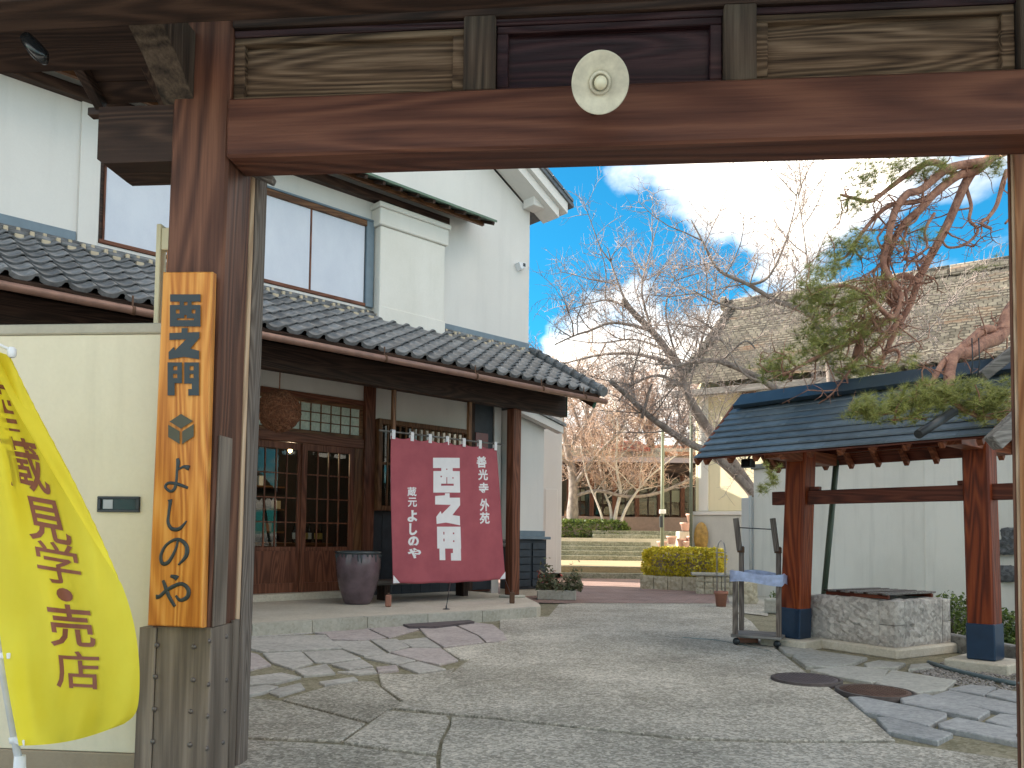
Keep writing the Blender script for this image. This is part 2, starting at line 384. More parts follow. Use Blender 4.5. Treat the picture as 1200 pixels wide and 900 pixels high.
M_bed = speckle('stone_bed', (.18, .175, .15), (.33, .315, .28), (.46, .44, .40), 70, 2.2, bmp=.5, moss=(.12, .105, .05))
M_granite = speckle('rough_granite', (.22, .205, .19), (.40, .365, .33), (.58, .54, .49), 34, 3.5, bmp=.7)
M_step = speckle('olive_step_stone', (.11, .115, .075), (.20, .20, .145), (.32, .31, .25), 30, 2.0, bmp=.3)
M_curb = speckle('kerb_stone', (.30, .28, .225), (.43, .405, .34), (.53, .50, .43), 40, 2.5, bmp=.3, contrast=.6)
M_iron = plain('manhole_iron', (.085, .07, .065), .6, .4, .3, 20)
M_plate = plain('drain_plate_plum', (.105, .085, .09), .6, .2, .2, 12)
M_slatep = plain('blue_slate_panel', (.095, .125, .15), .44, 0, .25, 9, .1, .18)
M_ridge = plain('ridge_metal_blue', (.035, .056, .076), .42, .3, .15)
M_navy = plain('navy_metal_shoe', (.018, .042, .085), .35, .3, .15)
M_terra = plain('terracotta', (.34, .15, .10), .8)
M_terrap = plain('pale_terracotta', (.52, .33, .27), .8)
M_jar = plain('jar_glaze', (.125, .085, .095), .2, 0, .3, 5)
M_jar2 = plain('jar_rim_glaze', (.05, .06, .065), .2, 0, .3, 7)
M_lav = plain('lavender_plastic_wrap', (.40, .46, .66), .28, 0, .2, 18, .4)
M_hose = plain('grey_green_hose', (.10, .14, .15), .45)
M_pole = plain('green_painted_pole', (.06, .085, .055), .5)
M_lamp = plain('olive_lamp_pole', (.15, .17, .12), .5)
M_bark = plaster('cherry_bark', (.31, .26, .225), (.15, .12, .105), 9, .9, .9)
M_twig = plain('bare_twig', (.34, .275, .245), .9, 0, .3, 4)
M_twigt = plain('tan_twig', (.44, .30, .225), .9, 0, .3, 3)
M_pbark = plaster('pine_bark', (.44, .23, .155), (.20, .095, .07), 14, .9, .9)
M_wbark = plaster('pale_bark', (.55, .50, .44), (.36, .32, .28), 9, .9, .4)
M_needle = leafmat('pine_needles', (.18, .20, .045), (.34, .36, .09), (.55, .53, .20), 5, .3)
M_hedgeg = leafmat('hedge_leaves', (.035, .06, .012), (.10, .15, .025), (.22, .27, .05), 3, .25)
M_hedgey = leafmat('golden_hedge_leaves', (.36, .29, .02), (.66, .54, .035), (.84, .73, .10), 4, .3)
M_shrub = leafmat('mixed_plant_leaves', (.05, .07, .03), (.13, .15, .07), (.30, .22, .16), 7, .25)
M_flower = plain('red_petal', (.48, .09, .07), .7)
M_redroof = plain('red_sheet_roof', (.55, .10, .05), .6)
M_orange = plain('orange_sheet_roof', (.50, .20, .08), .6)
M_rock = speckle('dark_rock', (.04, .042, .045), (.085, .088, .09), (.16, .165, .17), 25, 4, bmp=.8)
M_rockg = speckle('garden_rock', (.13, .12, .11), (.24, .23, .21), (.36, .35, .32), 25, 4, bmp=.8)
M_stonew = speckle('cream_stone', (.30, .26, .18), (.45, .40, .29), (.58, .53, .41), 25, 3, bmp=.4)
def brickmat():
    m, t, b = newmat('pink_brick_paving'); geo = t.nodes.new('ShaderNodeNewGeometry').outputs['Position']
    br = t.nodes.new('ShaderNodeTexBrick'); mpn = t.nodes.new('ShaderNodeMapping'); mpn.inputs['Rotation'].default_value = (0, 0, rad(20)); t.links.new(geo, mpn.inputs[0])
    t.links.new(mpn.outputs[0], br.inputs['Vector']); br.inputs['Scale'].default_value = 1.0; br.inputs['Brick Width'].default_value = .22; br.inputs['Row Height'].default_value = .11
    br.inputs['Mortar Size'].default_value = .006; br.inputs['Color1'].default_value = (.27, .165, .14, 1); br.inputs['Color2'].default_value = (.34, .23, .20, 1); br.inputs['Mortar'].default_value = (.16, .13, .11, 1)
    n = noise(t, geo, 1.2, 5); c = mixrgb(t, 1.0, br.outputs[0], ramp(t, n, [(.3, (.8, .8, .8)), (.7, (1.2, 1.2, 1.2))]), 'MULTIPLY')
    t.links.new(c, b.inputs['Base Color']); b.inputs['Roughness'].default_value = .85
    return m
M_brick = brickmat()
M_sand = speckle('sand_coloured_paving', (.27, .20, .11), (.37, .28, .16), (.46, .36, .22), 30, 1.0, bmp=.2, contrast=.6)
def emit(name, c, s):
    m, t, b = newmat(name); b.inputs['Emission Color'].default_value = (*c, 1); b.inputs['Emission Strength'].default_value = s; b.inputs['Base Color'].default_value = (*c, 1)
    return m
M_glow = emit('warm_bulb', (1.0, .72, .35), 6.0)

# ================================================================ SETTING: ground, paving, steps, terraces
HO = gnd(600, 700, .13); H = Fr((HO.x, HO.y), rad(43))          # brewery shop: a along the front, d into the house
g0 = MB(); g0.add([(-400, -60, -.03), (400, -60, -.03), (400, 900, -.03), (-400, 900, -.03)], [(0, 1, 2, 3)])
ground = struct(g0.build('ground', M_street))
court = struct(MB().add([tuple(gnd(*p, -.012)) for p in [(150, 1150), (1400, 1150), (1330, 760), (1120, 712), (850, 700), (640, 706), (560, 712), (180, 740)]], [(0, 1, 2, 3, 4, 5, 6, 7)]).build('courtyard', M_moss))
def slab(name, pts, mat, z1, parent=court, z0=-.015, jit=.0, bev=.008):
    P = [gnd(px, py, 0) for px, py in pts]; n = len(P); c = sum(P, Vector()) / n
    ar = sum(P[i].x * P[(i + 1) % n].y - P[(i + 1) % n].x * P[i].y for i in range(n))
    if ar < 0: P.reverse()
    mb = MB(); vs = []
    tx, ty = (rnd.uniform(-jit, jit), rnd.uniform(-jit, jit))
    for p in P: vs.append((p.x, p.y, z0))
    for p in P: vs.append((p.x, p.y, z1 - bev + (p.x - c.x) * tx + (p.y - c.y) * ty))
    for i, p in enumerate(P):
        dvec = (c - p); dvec.normalize()
        vs.append((p.x + dvec.x * bev * 1.6, p.y + dvec.y * bev * 1.6, z1 + (p.x - c.x) * tx + (p.y - c.y) * ty))
    fs = [tuple(range(2 * n, 3 * n))]
    for r0 in (0, n):
        for i in range(n): j = (i + 1) % n; fs.append((r0 + i, r0 + j, r0 + n + j, r0 + n + i))
    mb.add(vs, fs)
    return mb.build(name, mat, parent)
for pts in ([(586, 722), (642, 723), (690, 711), (850, 711), (880, 728), (905, 757), (943, 787), (990, 818), (1028, 849), (1049, 868), (925, 868), (800, 864.5), (580, 841), (525, 836.5), (459, 829), (531, 788), (541, 779), (585, 753)],
            [(454, 833), (523, 839), (527, 845), (524, 852), (516, 866), (511, 884), (455, 878), (403, 869.5)],
            [(529, 840), (580, 844), (800, 868), (925, 871.5), (1049, 871.5), (1105, 879), (1190, 891), (1330, 905), (1330, 1100), (524, 1100), (516, 889), (519, 868), (528, 852)],
            [(400, 873), (455, 881), (511, 888), (518, 1100), (100, 1100), (100, 905), (286, 867)]):
    slab('concrete_slab', pts, M_conc, .004, bev=.004)
def cz(pts, ox=280, oy=700, z=4.0): return [(ox + x / z, oy + y / z) for x, y in pts]
for k, (pts, mt) in enumerate([
    ([(40, 145), (302, 131), (347, 166), (212, 179), (40, 190)], M_flag), ([(308, 130), (512, 118), (557, 149), (355, 166)], M_flag),
    ([(520, 118), (735, 108), (846, 150), (703, 190), (612, 148), (562, 148)], M_flagp), ([(40, 196), (205, 184), (405, 178), (483, 241), (310, 250), (120, 258), (40, 240)], M_flag),
    ([(357, 170), (604, 152), (690, 192), (560, 203), (428, 198), (408, 176)], M_flagp), ([(432, 205), (560, 207), (607, 203), (695, 266), (588, 278), (490, 243)], M_flag),
    ([(617, 200), (738, 195), (800, 232), (703, 258)], M_flag), ([(748, 204), (876, 190), (946, 236), (812, 236)], M_flag),
    ([(842, 142), (998, 128), (1120, 182), (1152, 213), (960, 236), (884, 188)], M_flagp), ([(1010, 126), (1090, 117), (1190, 128), (1240, 165), (1260, 205), (1160, 210), (1126, 180)], M_flagp),
    ([(588, 284), (700, 264), (828, 297), (740, 316)], M_flag), ([(710, 258), (802, 239), (948, 240), (1028, 296), (940, 316), (842, 296)], M_flagp),
    ([(960, 242), (1150, 217), (1260, 210), (1250, 240), (1120, 290), (1040, 292)], M_conc),
    ([(112, 264), (292, 257), (350, 308), (250, 338), (152, 304)], M_flag), ([(302, 257), (488, 248), (573, 287), (430, 309), (357, 305)], M_flag),
    ([(434, 316), (578, 293), (630, 324), (520, 343)], M_flag), ([(748, 321), (840, 303), (972, 338), (842, 356)], M_flag),
    ([(262, 343), (410, 316), (452, 358), (305, 371)], M_flag), ([(40, 258), (88, 268), (152, 318), (90, 331), (40, 345)], M_flagp),
    ([(40, 376), (200, 356), (292, 376), (180, 404), (40, 412)], M_flag), ([(375, 400), (540, 377), (558, 389), (402, 416)], M_flag),
    ([(190, 425), (290, 402), (310, 428), (190, 464), (140, 446)], M_flag), ([(642, 330), (738, 322), (750, 344), (652, 353)], M_flagp),
    ([(462, 350), (520, 348), (632, 332), (648, 354), (560, 362)], M_flag), ([(40, 425), (130, 412), (186, 420), (130, 446), (40, 465)], M_flag),
    ([(202, 480), (412, 420), (560, 396), (634, 396), (662, 420), (758, 494), (602, 582)], M_conc),
    ([(655, 360), (848, 362), (980, 344), (1010, 330), (988, 368), (768, 488), (668, 416)], M_conc), ([(40, 476), (190, 488), (592, 592), (480, 672), (300, 664), (40, 655)], M_conc)]):
    slab('flagstone', cz(pts), mt, rnd.uniform(.004, .010) if mt is not M_conc else .004, jit=.004, bev=.005)
def c2(pts): return [(880 + x / 3.75, 730 + y / 3.75) for x, y in pts]
for pts, mt, z1 in [([(428, 336), (482, 334), (862, 408), (857, 425), (780, 466), (500, 403)], M_slate, .020), ([(550, 427), (604, 428), (888, 498), (820, 533), (600, 487)], M_slate, .020),
    ([(655, 343), (760, 323), (1052, 400), (1000, 432), (667, 362)], M_slate, .022), ([(772, 334), (870, 304), (1165, 362), (1260, 395), (1200, 420), (1084, 398)], M_slate, .016),
    ([(822, 455), (902, 430), (1165, 480), (1280, 520), (1200, 545), (832, 472)], M_slate, .022), ([(1030, 440), (1092, 410), (1260, 430), (1290, 470), (1150, 474)], M_slate, .020),
    ([(866, 299), (960, 279), (1080, 290), (1022, 328)], M_slate, .018), ([(1030, 322), (1092, 299), (1240, 320), (1250, 372), (1150, 352)], M_slate, .018),
    ([(115, 105), (240, 94), (276, 124), (215, 152), (150, 140)], M_gflag, .02), ([(182, 154), (272, 126), (512, 160), (440, 190), (345, 206), (242, 200)], M_gflag, .022),
    ([(262, 214), (440, 196), (604, 214), (580, 258), (530, 270), (372, 242)], M_gflag, .018), ([(546, 271), (620, 216), (902, 262), (850, 304), (700, 318)], M_gflag, .018),
    ([(497, 185), (560, 173), (680, 185), (640, 204), (512, 204)], M_gflag, .02), ([(702, 190), (780, 185), (804, 205), (692, 214)], M_gflag, .02)]:
    slab('slate_slab' if mt is M_slate else 'flagstone', c2(pts), mt, z1, jit=.006, bev=.006)
# gravel by the well
gr = MB(); ico = [(0, 0, 1), (.9, 0, .3), (.28, .85, .3), (-.72, .52, .3), (-.72, -.52, .3), (.28, -.85, .3), (0, 0, -.6)]
icf = [(0, 1, 2), (0, 2, 3), (0, 3, 4), (0, 4, 5), (0, 5, 1), (6, 2, 1), (6, 3, 2), (6, 4, 3), (6, 5, 4), (6, 1, 5)]
ga, gb, gc, gd = gnd(1068, 786), gnd(1135, 768), gnd(1290, 800), gnd(1150, 812)
for _ in range(2600):
    u, v = rnd.random(), rnd.random(); p = (ga * (1 - u) + gb * u) * (1 - v) + (gd * (1 - u) + gc * u) * v
    s = rnd.uniform(.006, .016); an = rnd.uniform(0, 6.28); ca, sa = math.cos(an), math.sin(an)
    gr.add([(p.x + (x * ca - y * sa) * s * 1.2, p.y + (x * sa + y * ca) * s, -.004 + (z + .3) * s * .8) for x, y, z in ico], icf)
stuff(gr.build('gravel', plain('gravel_stone', (.24, .22, .20), .8, var=.6, scale=60, objvar=0)))
# light concrete gutter strip, brick paving, sand paving, kerb
def sheet(name, pts, mat, z):
    return struct(MB().add([(p[0], p[1], z) for p in pts], [tuple(range(len(pts)))]).build(name, mat))
sheet('gutter_strip', [gnd(640, 726), gnd(690, 716), gnd(850, 716), gnd(900, 722), gnd(900, 708), gnd(850, 704), gnd(690, 706), gnd(655, 708)], M_conc, .001)
B0 = [gnd(640, 707.5), gnd(855, 707.5), gnd(852, 696), gnd(835, 688)]
sheet('brick_paving', [(B0[0].x - 1, B0[0].y), B0[1], B0[2], B0[3], (5.2, 19.5), (5.4, 22), (-6, 22), (-6, 17)], M_brick, .006)
sheet('forecourt', [(3.3, 13.2), (6.5, 13.2), (9, 24), (4.4, 24), (4.2, 18)], M_conc2, -.006)
# terraces: lower landing, upper terrace
def terrace(name, x0, x1, y0, y1, z, mat): return struct(MB().box(x0, x1, y0, y1, -.05, z, 0).build(name, mat))
terrace('lower_landing', -9, 5.0, 21.35, 27.2, .30, M_sand)
terrace('upper_terrace', -12, 40, 27.95, 70, 1.06, M_conc2)
steps = struct(MB().box(-9, 4.2, 21.0, 21.34, -.02, .145, .01).build('steps', M_step))
def stepbar(x0, x1, y0, y1, z0, z1): MB().box(x0, x1, y0, y1, z0, z1, .015).build('step', M_step, steps)
stepbar(-9, 4.6, 21.36, 21.7, .15, .305)
for k in range(4): stepbar(-9, 4.9, 27.2 + .24 * k, 27.2 + .24 * k + .26, .2, .30 + .16 * (k + 1))
for k in range(2): stepbar(2.9, 6.2, 28.35 + .3 * k, 28.35 + .3 * k + .28, 1.0, 1.06 + .14 * (k + 1))

# ================================================================ GATE
GO = dep(268, 150, 3.5); G = Fr((GO.x, GO.y), -.088)
gate = thing('timber_gate', 'dark timber gate framing the courtyard with a red brown lintel beam and carved panels', 'gate', G.w(0, 0), -.088)
ar0 = G.on(240, 900, 0)[0]; zt = 3.7
def lean(z): return ar0 + (0 - ar0) * (z / 2.9)              # right-front edge of the left post leans a little
PW = .27
# left post (leaning prism, chamfered)
def leanpost(x0, x1, d0, d1, z0, z1, bev=.012):
    mb = MB(); vs = []
    for z in (z0, z1):
        o = lean(z)
        for x, d in ((x0 + bev, d0), (x1 - bev, d0), (x1, d0 + bev), (x1, d1 - bev), (x1 - bev, d1), (x0 + bev, d1), (x0, d1 - bev), (x0, d0 + bev)): vs.append((x + o, d, z))
    return mb.add(vs, [tuple(range(8))[::-1], tuple(range(8, 16))] + [(i, (i + 1) % 8, 8 + (i + 1) % 8, 8 + i) for i in range(8)])
leanpost(-PW, 0, 0, .26, 0, zt).build('post', W_redz, gate)
leanpost(-.035, .012, .262, .285, 0, 3.1).build('edge_strip', W_palez, gate)
leanpost(-.03, .024, .288, .40, 0, 3.1).build('door_jamb', W_greyz, gate)
leanpost(-.02, .012, .402, .43, 0, 3.1).build('door_track', W_drkz, gate)
zc = G.on(205, 735, -.015)[1]
clad = leanpost(-PW + .035, .014, -.014, .20, 0, zc, .004).build('post_cladding', M_clad, gate)
leanpost(-PW - .045, -PW + .032, -.018, .26, 0, zc - .004, .004).build('cladding_plank', M_clad, gate)
leanpost(.001, .018, .203, .265, 0, zc + .01, .003).build('cladding_plank', M_clad, gate)
z5 = G.on(250, 510, 0)[1]
leanpost(.0015, .013, .005, .13, zc + .003, z5, .004).build('side_plate', M_clad, gate)
studs = [(184, 756, 0), (227, 758, 0), (182, 793, 0), (226, 797, 0), (181, 831, 0), (223, 834, 0), (179, 869, 0), (222, 873, 0),
         (245, 751, 1), (265, 746, 1), (244, 802, 1), (265, 797, 1), (243, 839, 1), (263, 833, 1), (242, 877, 1), (261, 870, 1)]
stud_me = MB().lathe([(.0115, 0), (.0105, .004), (.007, .0075), (.0001, .009)], 10).build('stud', M_stud, gate)
for k, (px, py, sd) in enumerate(studs):
    if sd == 0:
        a, z = G.on(px, py, -.018); loc = (a, -.0175 if px < 200 else -.0135, z); rot = (rad(90), 0, 0)
    else:
        zz_ = G.on(px, py, .1)[1]; aa = lean(zz_) + .0135; d, z = G.ona(px, py, aa); loc = (lean(z) + (.0175 if d > .2 else .0135), min(d, .25), z); rot = (0, rad(90), 0)
    s = stud_me if k == 0 else inst('stud', stud_me, gate)
    s.location = loc; s.rotation_euler = rot
# lintel beam
zb_t = G.on(700, 98, -.03)[1]; zb_b = G.on(700, 170.5, -.03)[1]
lb = gnd(700, 196.5, zb_b); dB = G.loc(lb).y
AR = G.on(1186.5, 600, .36)[0] + .012
MB().box(lean(2.6) + .004, AR + .6, -.03, max(.16, dB), zb_b, zb_t, .012).build('lintel_beam', W_redx, gate)
# beam nose left of the post
za = G.on(160, 124, .02)[1]; zb2 = G.on(160, 190, .02)[1]; a0 = G.on(115, 150, .02)[0]
nb = MB(); ax1 = lean(2.6) - PW - .002
nv = []
for d, zlo in ((.02, zb2), (.26, zb2)):
    nv += [(a0, d, zlo + .02), (a0 + .03, d, zlo), (ax1, d, zlo), (ax1, d, za), (a0, d, za)]
nb.add(nv, [(0, 1, 2, 3, 4), (9, 8, 7, 6, 5), (0, 5, 6, 1), (1, 6, 7, 2), (3, 8, 9, 4), (4, 9, 5, 0), (2, 7, 8, 3)]); nb.build('beam_nose', W_drkx, gate)
# frieze: rails, struts, panels
zf0 = zb_t + .002
zr = G.on(400, 38, .02)[1]
def strut(px0, px1):
    a_0 = G.on(px0, 70, -.01)[0]; a_1 = G.on(px1, 70, -.01)[0]
    MB().box(a_0, a_1, -.012, .10, zf0, zr + .03, .006).build('strut', W_weaz, gate); return a_0, a_1
s1 = strut(543, 580); s2 = strut(849, 887); s3 = strut(1197, 1240)
def panel(x0, x1, mat, matf):
    p = MB().box(x0 + .05, x1 - .05, .060, .085, zf0 + .03, zr - .03).build('frieze_panel', mat, gate)
    f = MB()
    f.box(x0, x1, .028, .09, zf0, zf0 + .032, .004); f.box(x0, x1, .028, .09, zr - .032, zr, .004)
    f.box(x0, x0 + .052, .029, .09, zf0 + .033, zr - .033, .004); f.box(x1 - .052, x1, .029, .09, zf0 + .033, zr - .033, .004)
    f.build('panel_frame', matf, p)
panel(lean(2.8) + .003, s1[0] - .003, W_weax, W_weax); panel(s1[1] + .003, s2[0] - .003, W_plumx, W_plumx); panel(s2[1] + .003, s3[0] - .003, W_weax, W_weax)
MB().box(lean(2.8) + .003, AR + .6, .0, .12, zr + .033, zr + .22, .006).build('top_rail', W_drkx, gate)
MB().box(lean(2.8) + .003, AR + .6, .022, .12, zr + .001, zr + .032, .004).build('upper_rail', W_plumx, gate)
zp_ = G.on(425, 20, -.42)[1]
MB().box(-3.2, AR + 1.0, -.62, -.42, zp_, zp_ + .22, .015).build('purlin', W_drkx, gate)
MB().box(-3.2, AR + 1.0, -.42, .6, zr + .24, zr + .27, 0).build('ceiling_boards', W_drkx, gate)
# bracket arm under the purlin, weathered end grain
arm = MB(); az = G.on(215, 30, -.2)[1]
for (aa, bb) in ((-PW - .05, -PW + .10),):
    o = lean(2.9)
    vs = []
    for x in (aa, bb):
        vs += [(x + o, .02, az - .22), (x + o, -.16, az - .10), (x + o, -.40, az + .02), (x + o, -.40, az + .10), (x + o, .02, az + .10)]
    arm.add(vs, [(0, 1, 2, 3, 4), (9, 8, 7, 6, 5), (0, 5, 6, 1), (1, 6, 7, 2), (2, 7, 8, 3), (3, 8, 9, 4), (4, 9, 5, 0)])
arm.build('bracket_arm', W_weaz, gate)
# inner roof slope seen from below: ridge over the posts, falling away
a_l = G.on(112, 128, 1.25)[0]; z_e = G.on(112, 124, 1.25)[1]; zr0 = z_e + .62
rb = MB()
nbd = 9
slope = lambda d: zr0 + (z_e - zr0) * ((d - .1) / 1.15)
for k in range(nbd):
    d0 = .1 + 1.15 * k / nbd; d1 = .1 + 1.15 * (k + 1) / nbd - .008
    rbk = MB(); th = .03
    rbk.add([(a_l, d0, slope(d0)), (AR + 1, d0, slope(d0)), (AR + 1, d1, slope(d1)), (a_l, d1, slope(d1)), (a_l, d0, slope(d0) + th), (AR + 1, d0, slope(d0) + th), (AR + 1, d1, slope(d1) + th), (a_l, d1, slope(d1) + th)],
            [(0, 1, 2, 3), (7, 6, 5, 4), (0, 4, 5, 1), (2, 6, 7, 3), (0, 3, 7, 4), (1, 5, 6, 2)])
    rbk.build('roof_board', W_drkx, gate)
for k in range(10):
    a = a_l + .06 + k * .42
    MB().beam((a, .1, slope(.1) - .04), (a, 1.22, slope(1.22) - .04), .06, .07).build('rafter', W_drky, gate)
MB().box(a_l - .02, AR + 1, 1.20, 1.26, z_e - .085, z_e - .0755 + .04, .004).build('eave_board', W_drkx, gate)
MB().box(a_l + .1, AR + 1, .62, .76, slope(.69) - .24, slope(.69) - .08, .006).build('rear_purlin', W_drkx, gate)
gt = MB(); c_ = G.on(40, 55, .15); th0 = []
for k in range(9):
    tt = k / 8; th0.append((c_[0] - .045 + .10 * tt + .02 * math.sin(tt * 3), .15 + .02 * tt, c_[1] + .05 - .10 * tt + .0 * tt - .03 * math.sin(tt * 3.14)))
gt.tube(th0, [.03, .036, .038, .038, .037, .036, .034, .03, .024], 12); gt.build('ridge_end_tile', plain('black_glazed_tile', (.02, .02, .022), .15), gate)
# tile cap above purlin so the roof is closed from above
MB().add([(-3.2, -.7, zr0 - .1), (AR + 1, -.7, zr0 - .1), (AR + 1, .1, zr0 + .12), (a_l, .1, zr0 + .12), (AR + 1, 1.25, z_e + .06), (a_l, 1.25, z_e + .06)], [(0, 1, 2, 3), (3, 2, 4, 5)]).build('roof_covering', M_tile, gate)
# right post, sun on its inner face painted in as lighter honey wood
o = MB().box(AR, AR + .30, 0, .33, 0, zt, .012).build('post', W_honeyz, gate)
MB().box(AR - .004, AR + .05, .332, .345, 0, zb_b + .3, .004).build('edge_strip', W_palez, gate)
MB().box(AR - .012, AR + .05, .347, .36, 0, zb_b + .3, .006).build('door_jamb', W_redz, gate)
for py in (800, 862):
    d, z = G.ona(1194, py, AR); s = inst('stud', stud_me, gate, (AR - .001, d, z), (0, rad(-90), 0))
# corner bracket under the beam beside the left post
pts = []
cb_ = MB(); q0 = G.on(287, 200, .2); q1 = G.on(315, 211, .2)
cb_.beam((q0[0], .2, q0[1] + .01), (q1[0] + .02, .22, q1[1] - .0), .05, .03); cb_.build('corner_block', W_greyx, gate)

# lamp on the beam
LP = dep(703, 97, 3.06)
lamp = thing('gate_lamp', 'round pale enamel lamp disc with a bulb on the gate lintel', 'lamp', LP)
ax = Vector((0.02, -.86, -.50)).normalized(); LM = ax.to_track_quat('Z', 'Y').to_matrix().to_4x4()
r_ = 34.5 / F * 3.06
MB().lathe([(.022, -.035), (.03, -.012), (r_ * .45, -.006), (r_ * .97, .010), (r_, .012), (r_, .015), (r_ * .96, .0145), (r_ * .45, -.001), (.036, -.004), (.034, -.012)], 48, LM).build('shade', M_enamel, lamp)
MB().lathe([(.041, -.004), (.043, .008), (.040, .012), (.033, .012), (.029, .004), (.029, -.02), (.0001, -.02)], 32, LM).build('socket', M_enamel, lamp)
MB().lathe([(.012, -.02), (.014, .0), (.023, .014), (.026, .028), (.022, .042), (.011, .050), (.0001, .052)], 24, LM).build('bulb', M_bulb, lamp)
lo = LM @ Vector((0, 0, -.03)); tg = Vector((.0, .26, .02))
MB().tube([lo, lo + (tg - lo) * .5 + Vector((0, 0, .03)), tg], .012, 8).build('arm', M_dkmet, lamp)

# wooden signboard on the left post
sg = thing('wooden_signboard', 'tall varnished orange signboard with carved dark characters on the left gate post', 'sign', G.w(0, 0), -.088)
DS0, DS1 = -.024, -.062
def on3(fr, d): return lambda p: (lambda q: (q[0], d, q[1]))(fr.on(p[0], p[1], d))
bp = [(190.5, 318.5), (249, 318), (237.2, 736), (172.3, 733)]
front = [G.on(px, py, DS1) for px, py in bp]
MBs = MB(); bv = .006; cx_ = sum(p[0] for p in front) / 4; cz_ = sum(p[1] for p in front) / 4
rear = [(p[0], DS0, p[1]) for p in front]; mid = [(p[0], DS1 + bv, p[1]) for p in front]
fr_ = [(p[0] + (bv if p[0] < cx_ else -bv), DS1, p[1] + (bv if p[1] < cz_ else -bv)) for p in front]
MBs.add(rear + mid + fr_, [(8, 9, 10, 11), (3, 2, 1, 0)] + [(i, (i + 1) % 4, 4 + (i + 1) % 4, 4 + i) for i in range(4)] + [(4 + i, 4 + (i + 1) % 4, 8 + (i + 1) % 4, 8 + i) for i in range(4)])
MBs.build('board', W_signz, sg)

def rects(add, sub):
    """union of rectangles minus rectangles, as non-overlapping cells (x0,y0,x1,y1)"""
    xs = sorted({v for r in add + sub for v in (r[0], r[2])}); ys = sorted({v for r in add + sub for v in (r[1], r[3])}); res = []
    for j in range(len(ys) - 1):
        run = None
        for i in range(len(xs) - 1):
            cx, cy = (xs[i] + xs[i + 1]) / 2, (ys[j] + ys[j + 1]) / 2
            ins = any(a <= cx <= c and b <= cy <= d for a, b, c, d in add) and not any(a <= cx <= c and b <= cy <= d for a, b, c, d in sub)
            if ins and run is not None: run[2] = xs[i + 1]
            elif ins: run = [xs[i], ys[j], xs[i + 1], ys[j + 1]]; res.append(run)
            else: run = None
    return res
NISHI = rects([(165, 140, 365, 188), (228, 188, 306, 212), (163, 210, 365, 352)], [(256, 190, 279, 212), (203, 240, 227, 266), (307, 240, 331, 266), (210, 298, 322, 310), (258, 276, 274, 298)])
NO = [[(160, 395), (240, 392), (240, 362), (280, 362), (280, 391), (358, 388), (358, 426), (298, 497), (270, 436), (160, 440)], [(270, 436), (298, 497), (356, 512), (356, 568), (255, 552), (155, 568), (155, 520), (189, 486), (196, 510)]]
NO = [[(160, 395), (240, 392), (240, 362), (280, 362), (280, 391), (358, 388), (358, 426), (298, 497), (356, 512), (356, 568), (255, 552), (155, 568), (155, 520), (189, 486), (196, 510), (270, 436), (160, 440)]]
MON = rects([(148, 588, 243, 725), (148, 725, 195, 806)], [(185, 612, 212, 640), (185, 664, 212, 692)]) + rects([(258, 588, 355, 728), (308, 728, 355, 806), (284, 764, 308, 806)], [(294, 612, 320, 640), (294, 664, 320, 692)])
def r2p(r): x0, y0, x1, y1 = r; return [(x0, y0), (x1, y0), (x1, y1), (x0, y1)]
S3 = lambda p: (170 + p[0] / 5.62, 320 + p[1] / 5.62)
f0, f1 = on3(G, DS1 + .002), on3(G, DS1 - .007)
for glyph in ([r2p(r) for r in NISHI], NO, [r2p(r) for r in MON]):
    gm = MB()
    for poly in glyph: gm.prism([S3(p) for p in poly][::-1], f0, f1)
    gm.build('carved_character', M_ink, sg)
S4 = lambda p: (170 + p[0] / 3.333, 470 + p[1] / 3.333)
lg = MB()
for poly in ([(140, 50), (187, 78), (140, 108), (95, 80)], [(90, 92), (135, 118), (135, 168), (90, 140)], [(145, 118), (190, 90), (190, 138), (145, 168)]):
    lg.prism([S4(p) for p in poly][::-1], f0, f1)
lg.build('cube_emblem', M_logo, sg)
def spline(pts, n=7):
    out_ = []
    for i in range(len(pts) - 1):
        p0, p1, p2, p3 = pts[max(i - 1, 0)], pts[i], pts[i + 1], pts[min(i + 2, len(pts) - 1)]
        for k in range(n):
            t = k / n
            out_.append(tuple(.5 * ((2 * p1[j]) + (-p0[j] + p2[j]) * t + (2 * p0[j] - 5 * p1[j] + 4 * p2[j] - p3[j]) * t * t + (-p0[j] + 3 * p1[j] - 3 * p2[j] + p3[j]) * t ** 3) for j in range(len(p1))))
    out_.append(tuple(pts[-1])); return out_
BRUSH = {'yo': [[(126, 224, 6), (129, 240, 9), (125, 270, 6), (122, 312, 6), (114, 344, 7), (97, 352, 6), (79, 335, 6), (92, 320, 6), (125, 324, 7), (167, 339, 6)], [(127, 268, 4), (150, 257, 6), (164, 259, 10), (173, 262, 11)]],
         'shi': [[(97, 385, 11), (98, 396, 8), (92, 440, 6), (90, 475, 7), (105, 499, 8), (135, 498, 8), (162, 468, 3)]],
         'no': [[(128, 545, 5), (118, 582, 6), (92, 628, 8), (68, 634, 8), (62, 602, 7), (85, 560, 6), (128, 540, 7), (161, 565, 9), (160, 605, 9), (130, 640, 4)]],
         'ya': [[(44, 765, 10), (58, 762, 8), (90, 735, 8), (140, 714, 8), (168, 735, 9), (165, 765, 9), (137, 778, 7), (120, 760, 5)], [(100, 683, 6), (118, 688, 10), (126, 694, 12)], [(70, 700, 6), (78, 722, 8), (92, 760, 8), (116, 802, 7)]]}
for key, strokes in BRUSH.items():
    gm = MB()
    for st in strokes:
        sp = spline(st); pts = [Vector(on3(G, DS1 - .002)(S4((x, y)))) for x, y, r in sp]
        gm.tube(pts, [r / 3.333 / F * 3.45 * .95 for x, y, r in sp], 8, flat=Vector((0, -1, 0)))
    gm.build('brush_character', M_ink, sg)

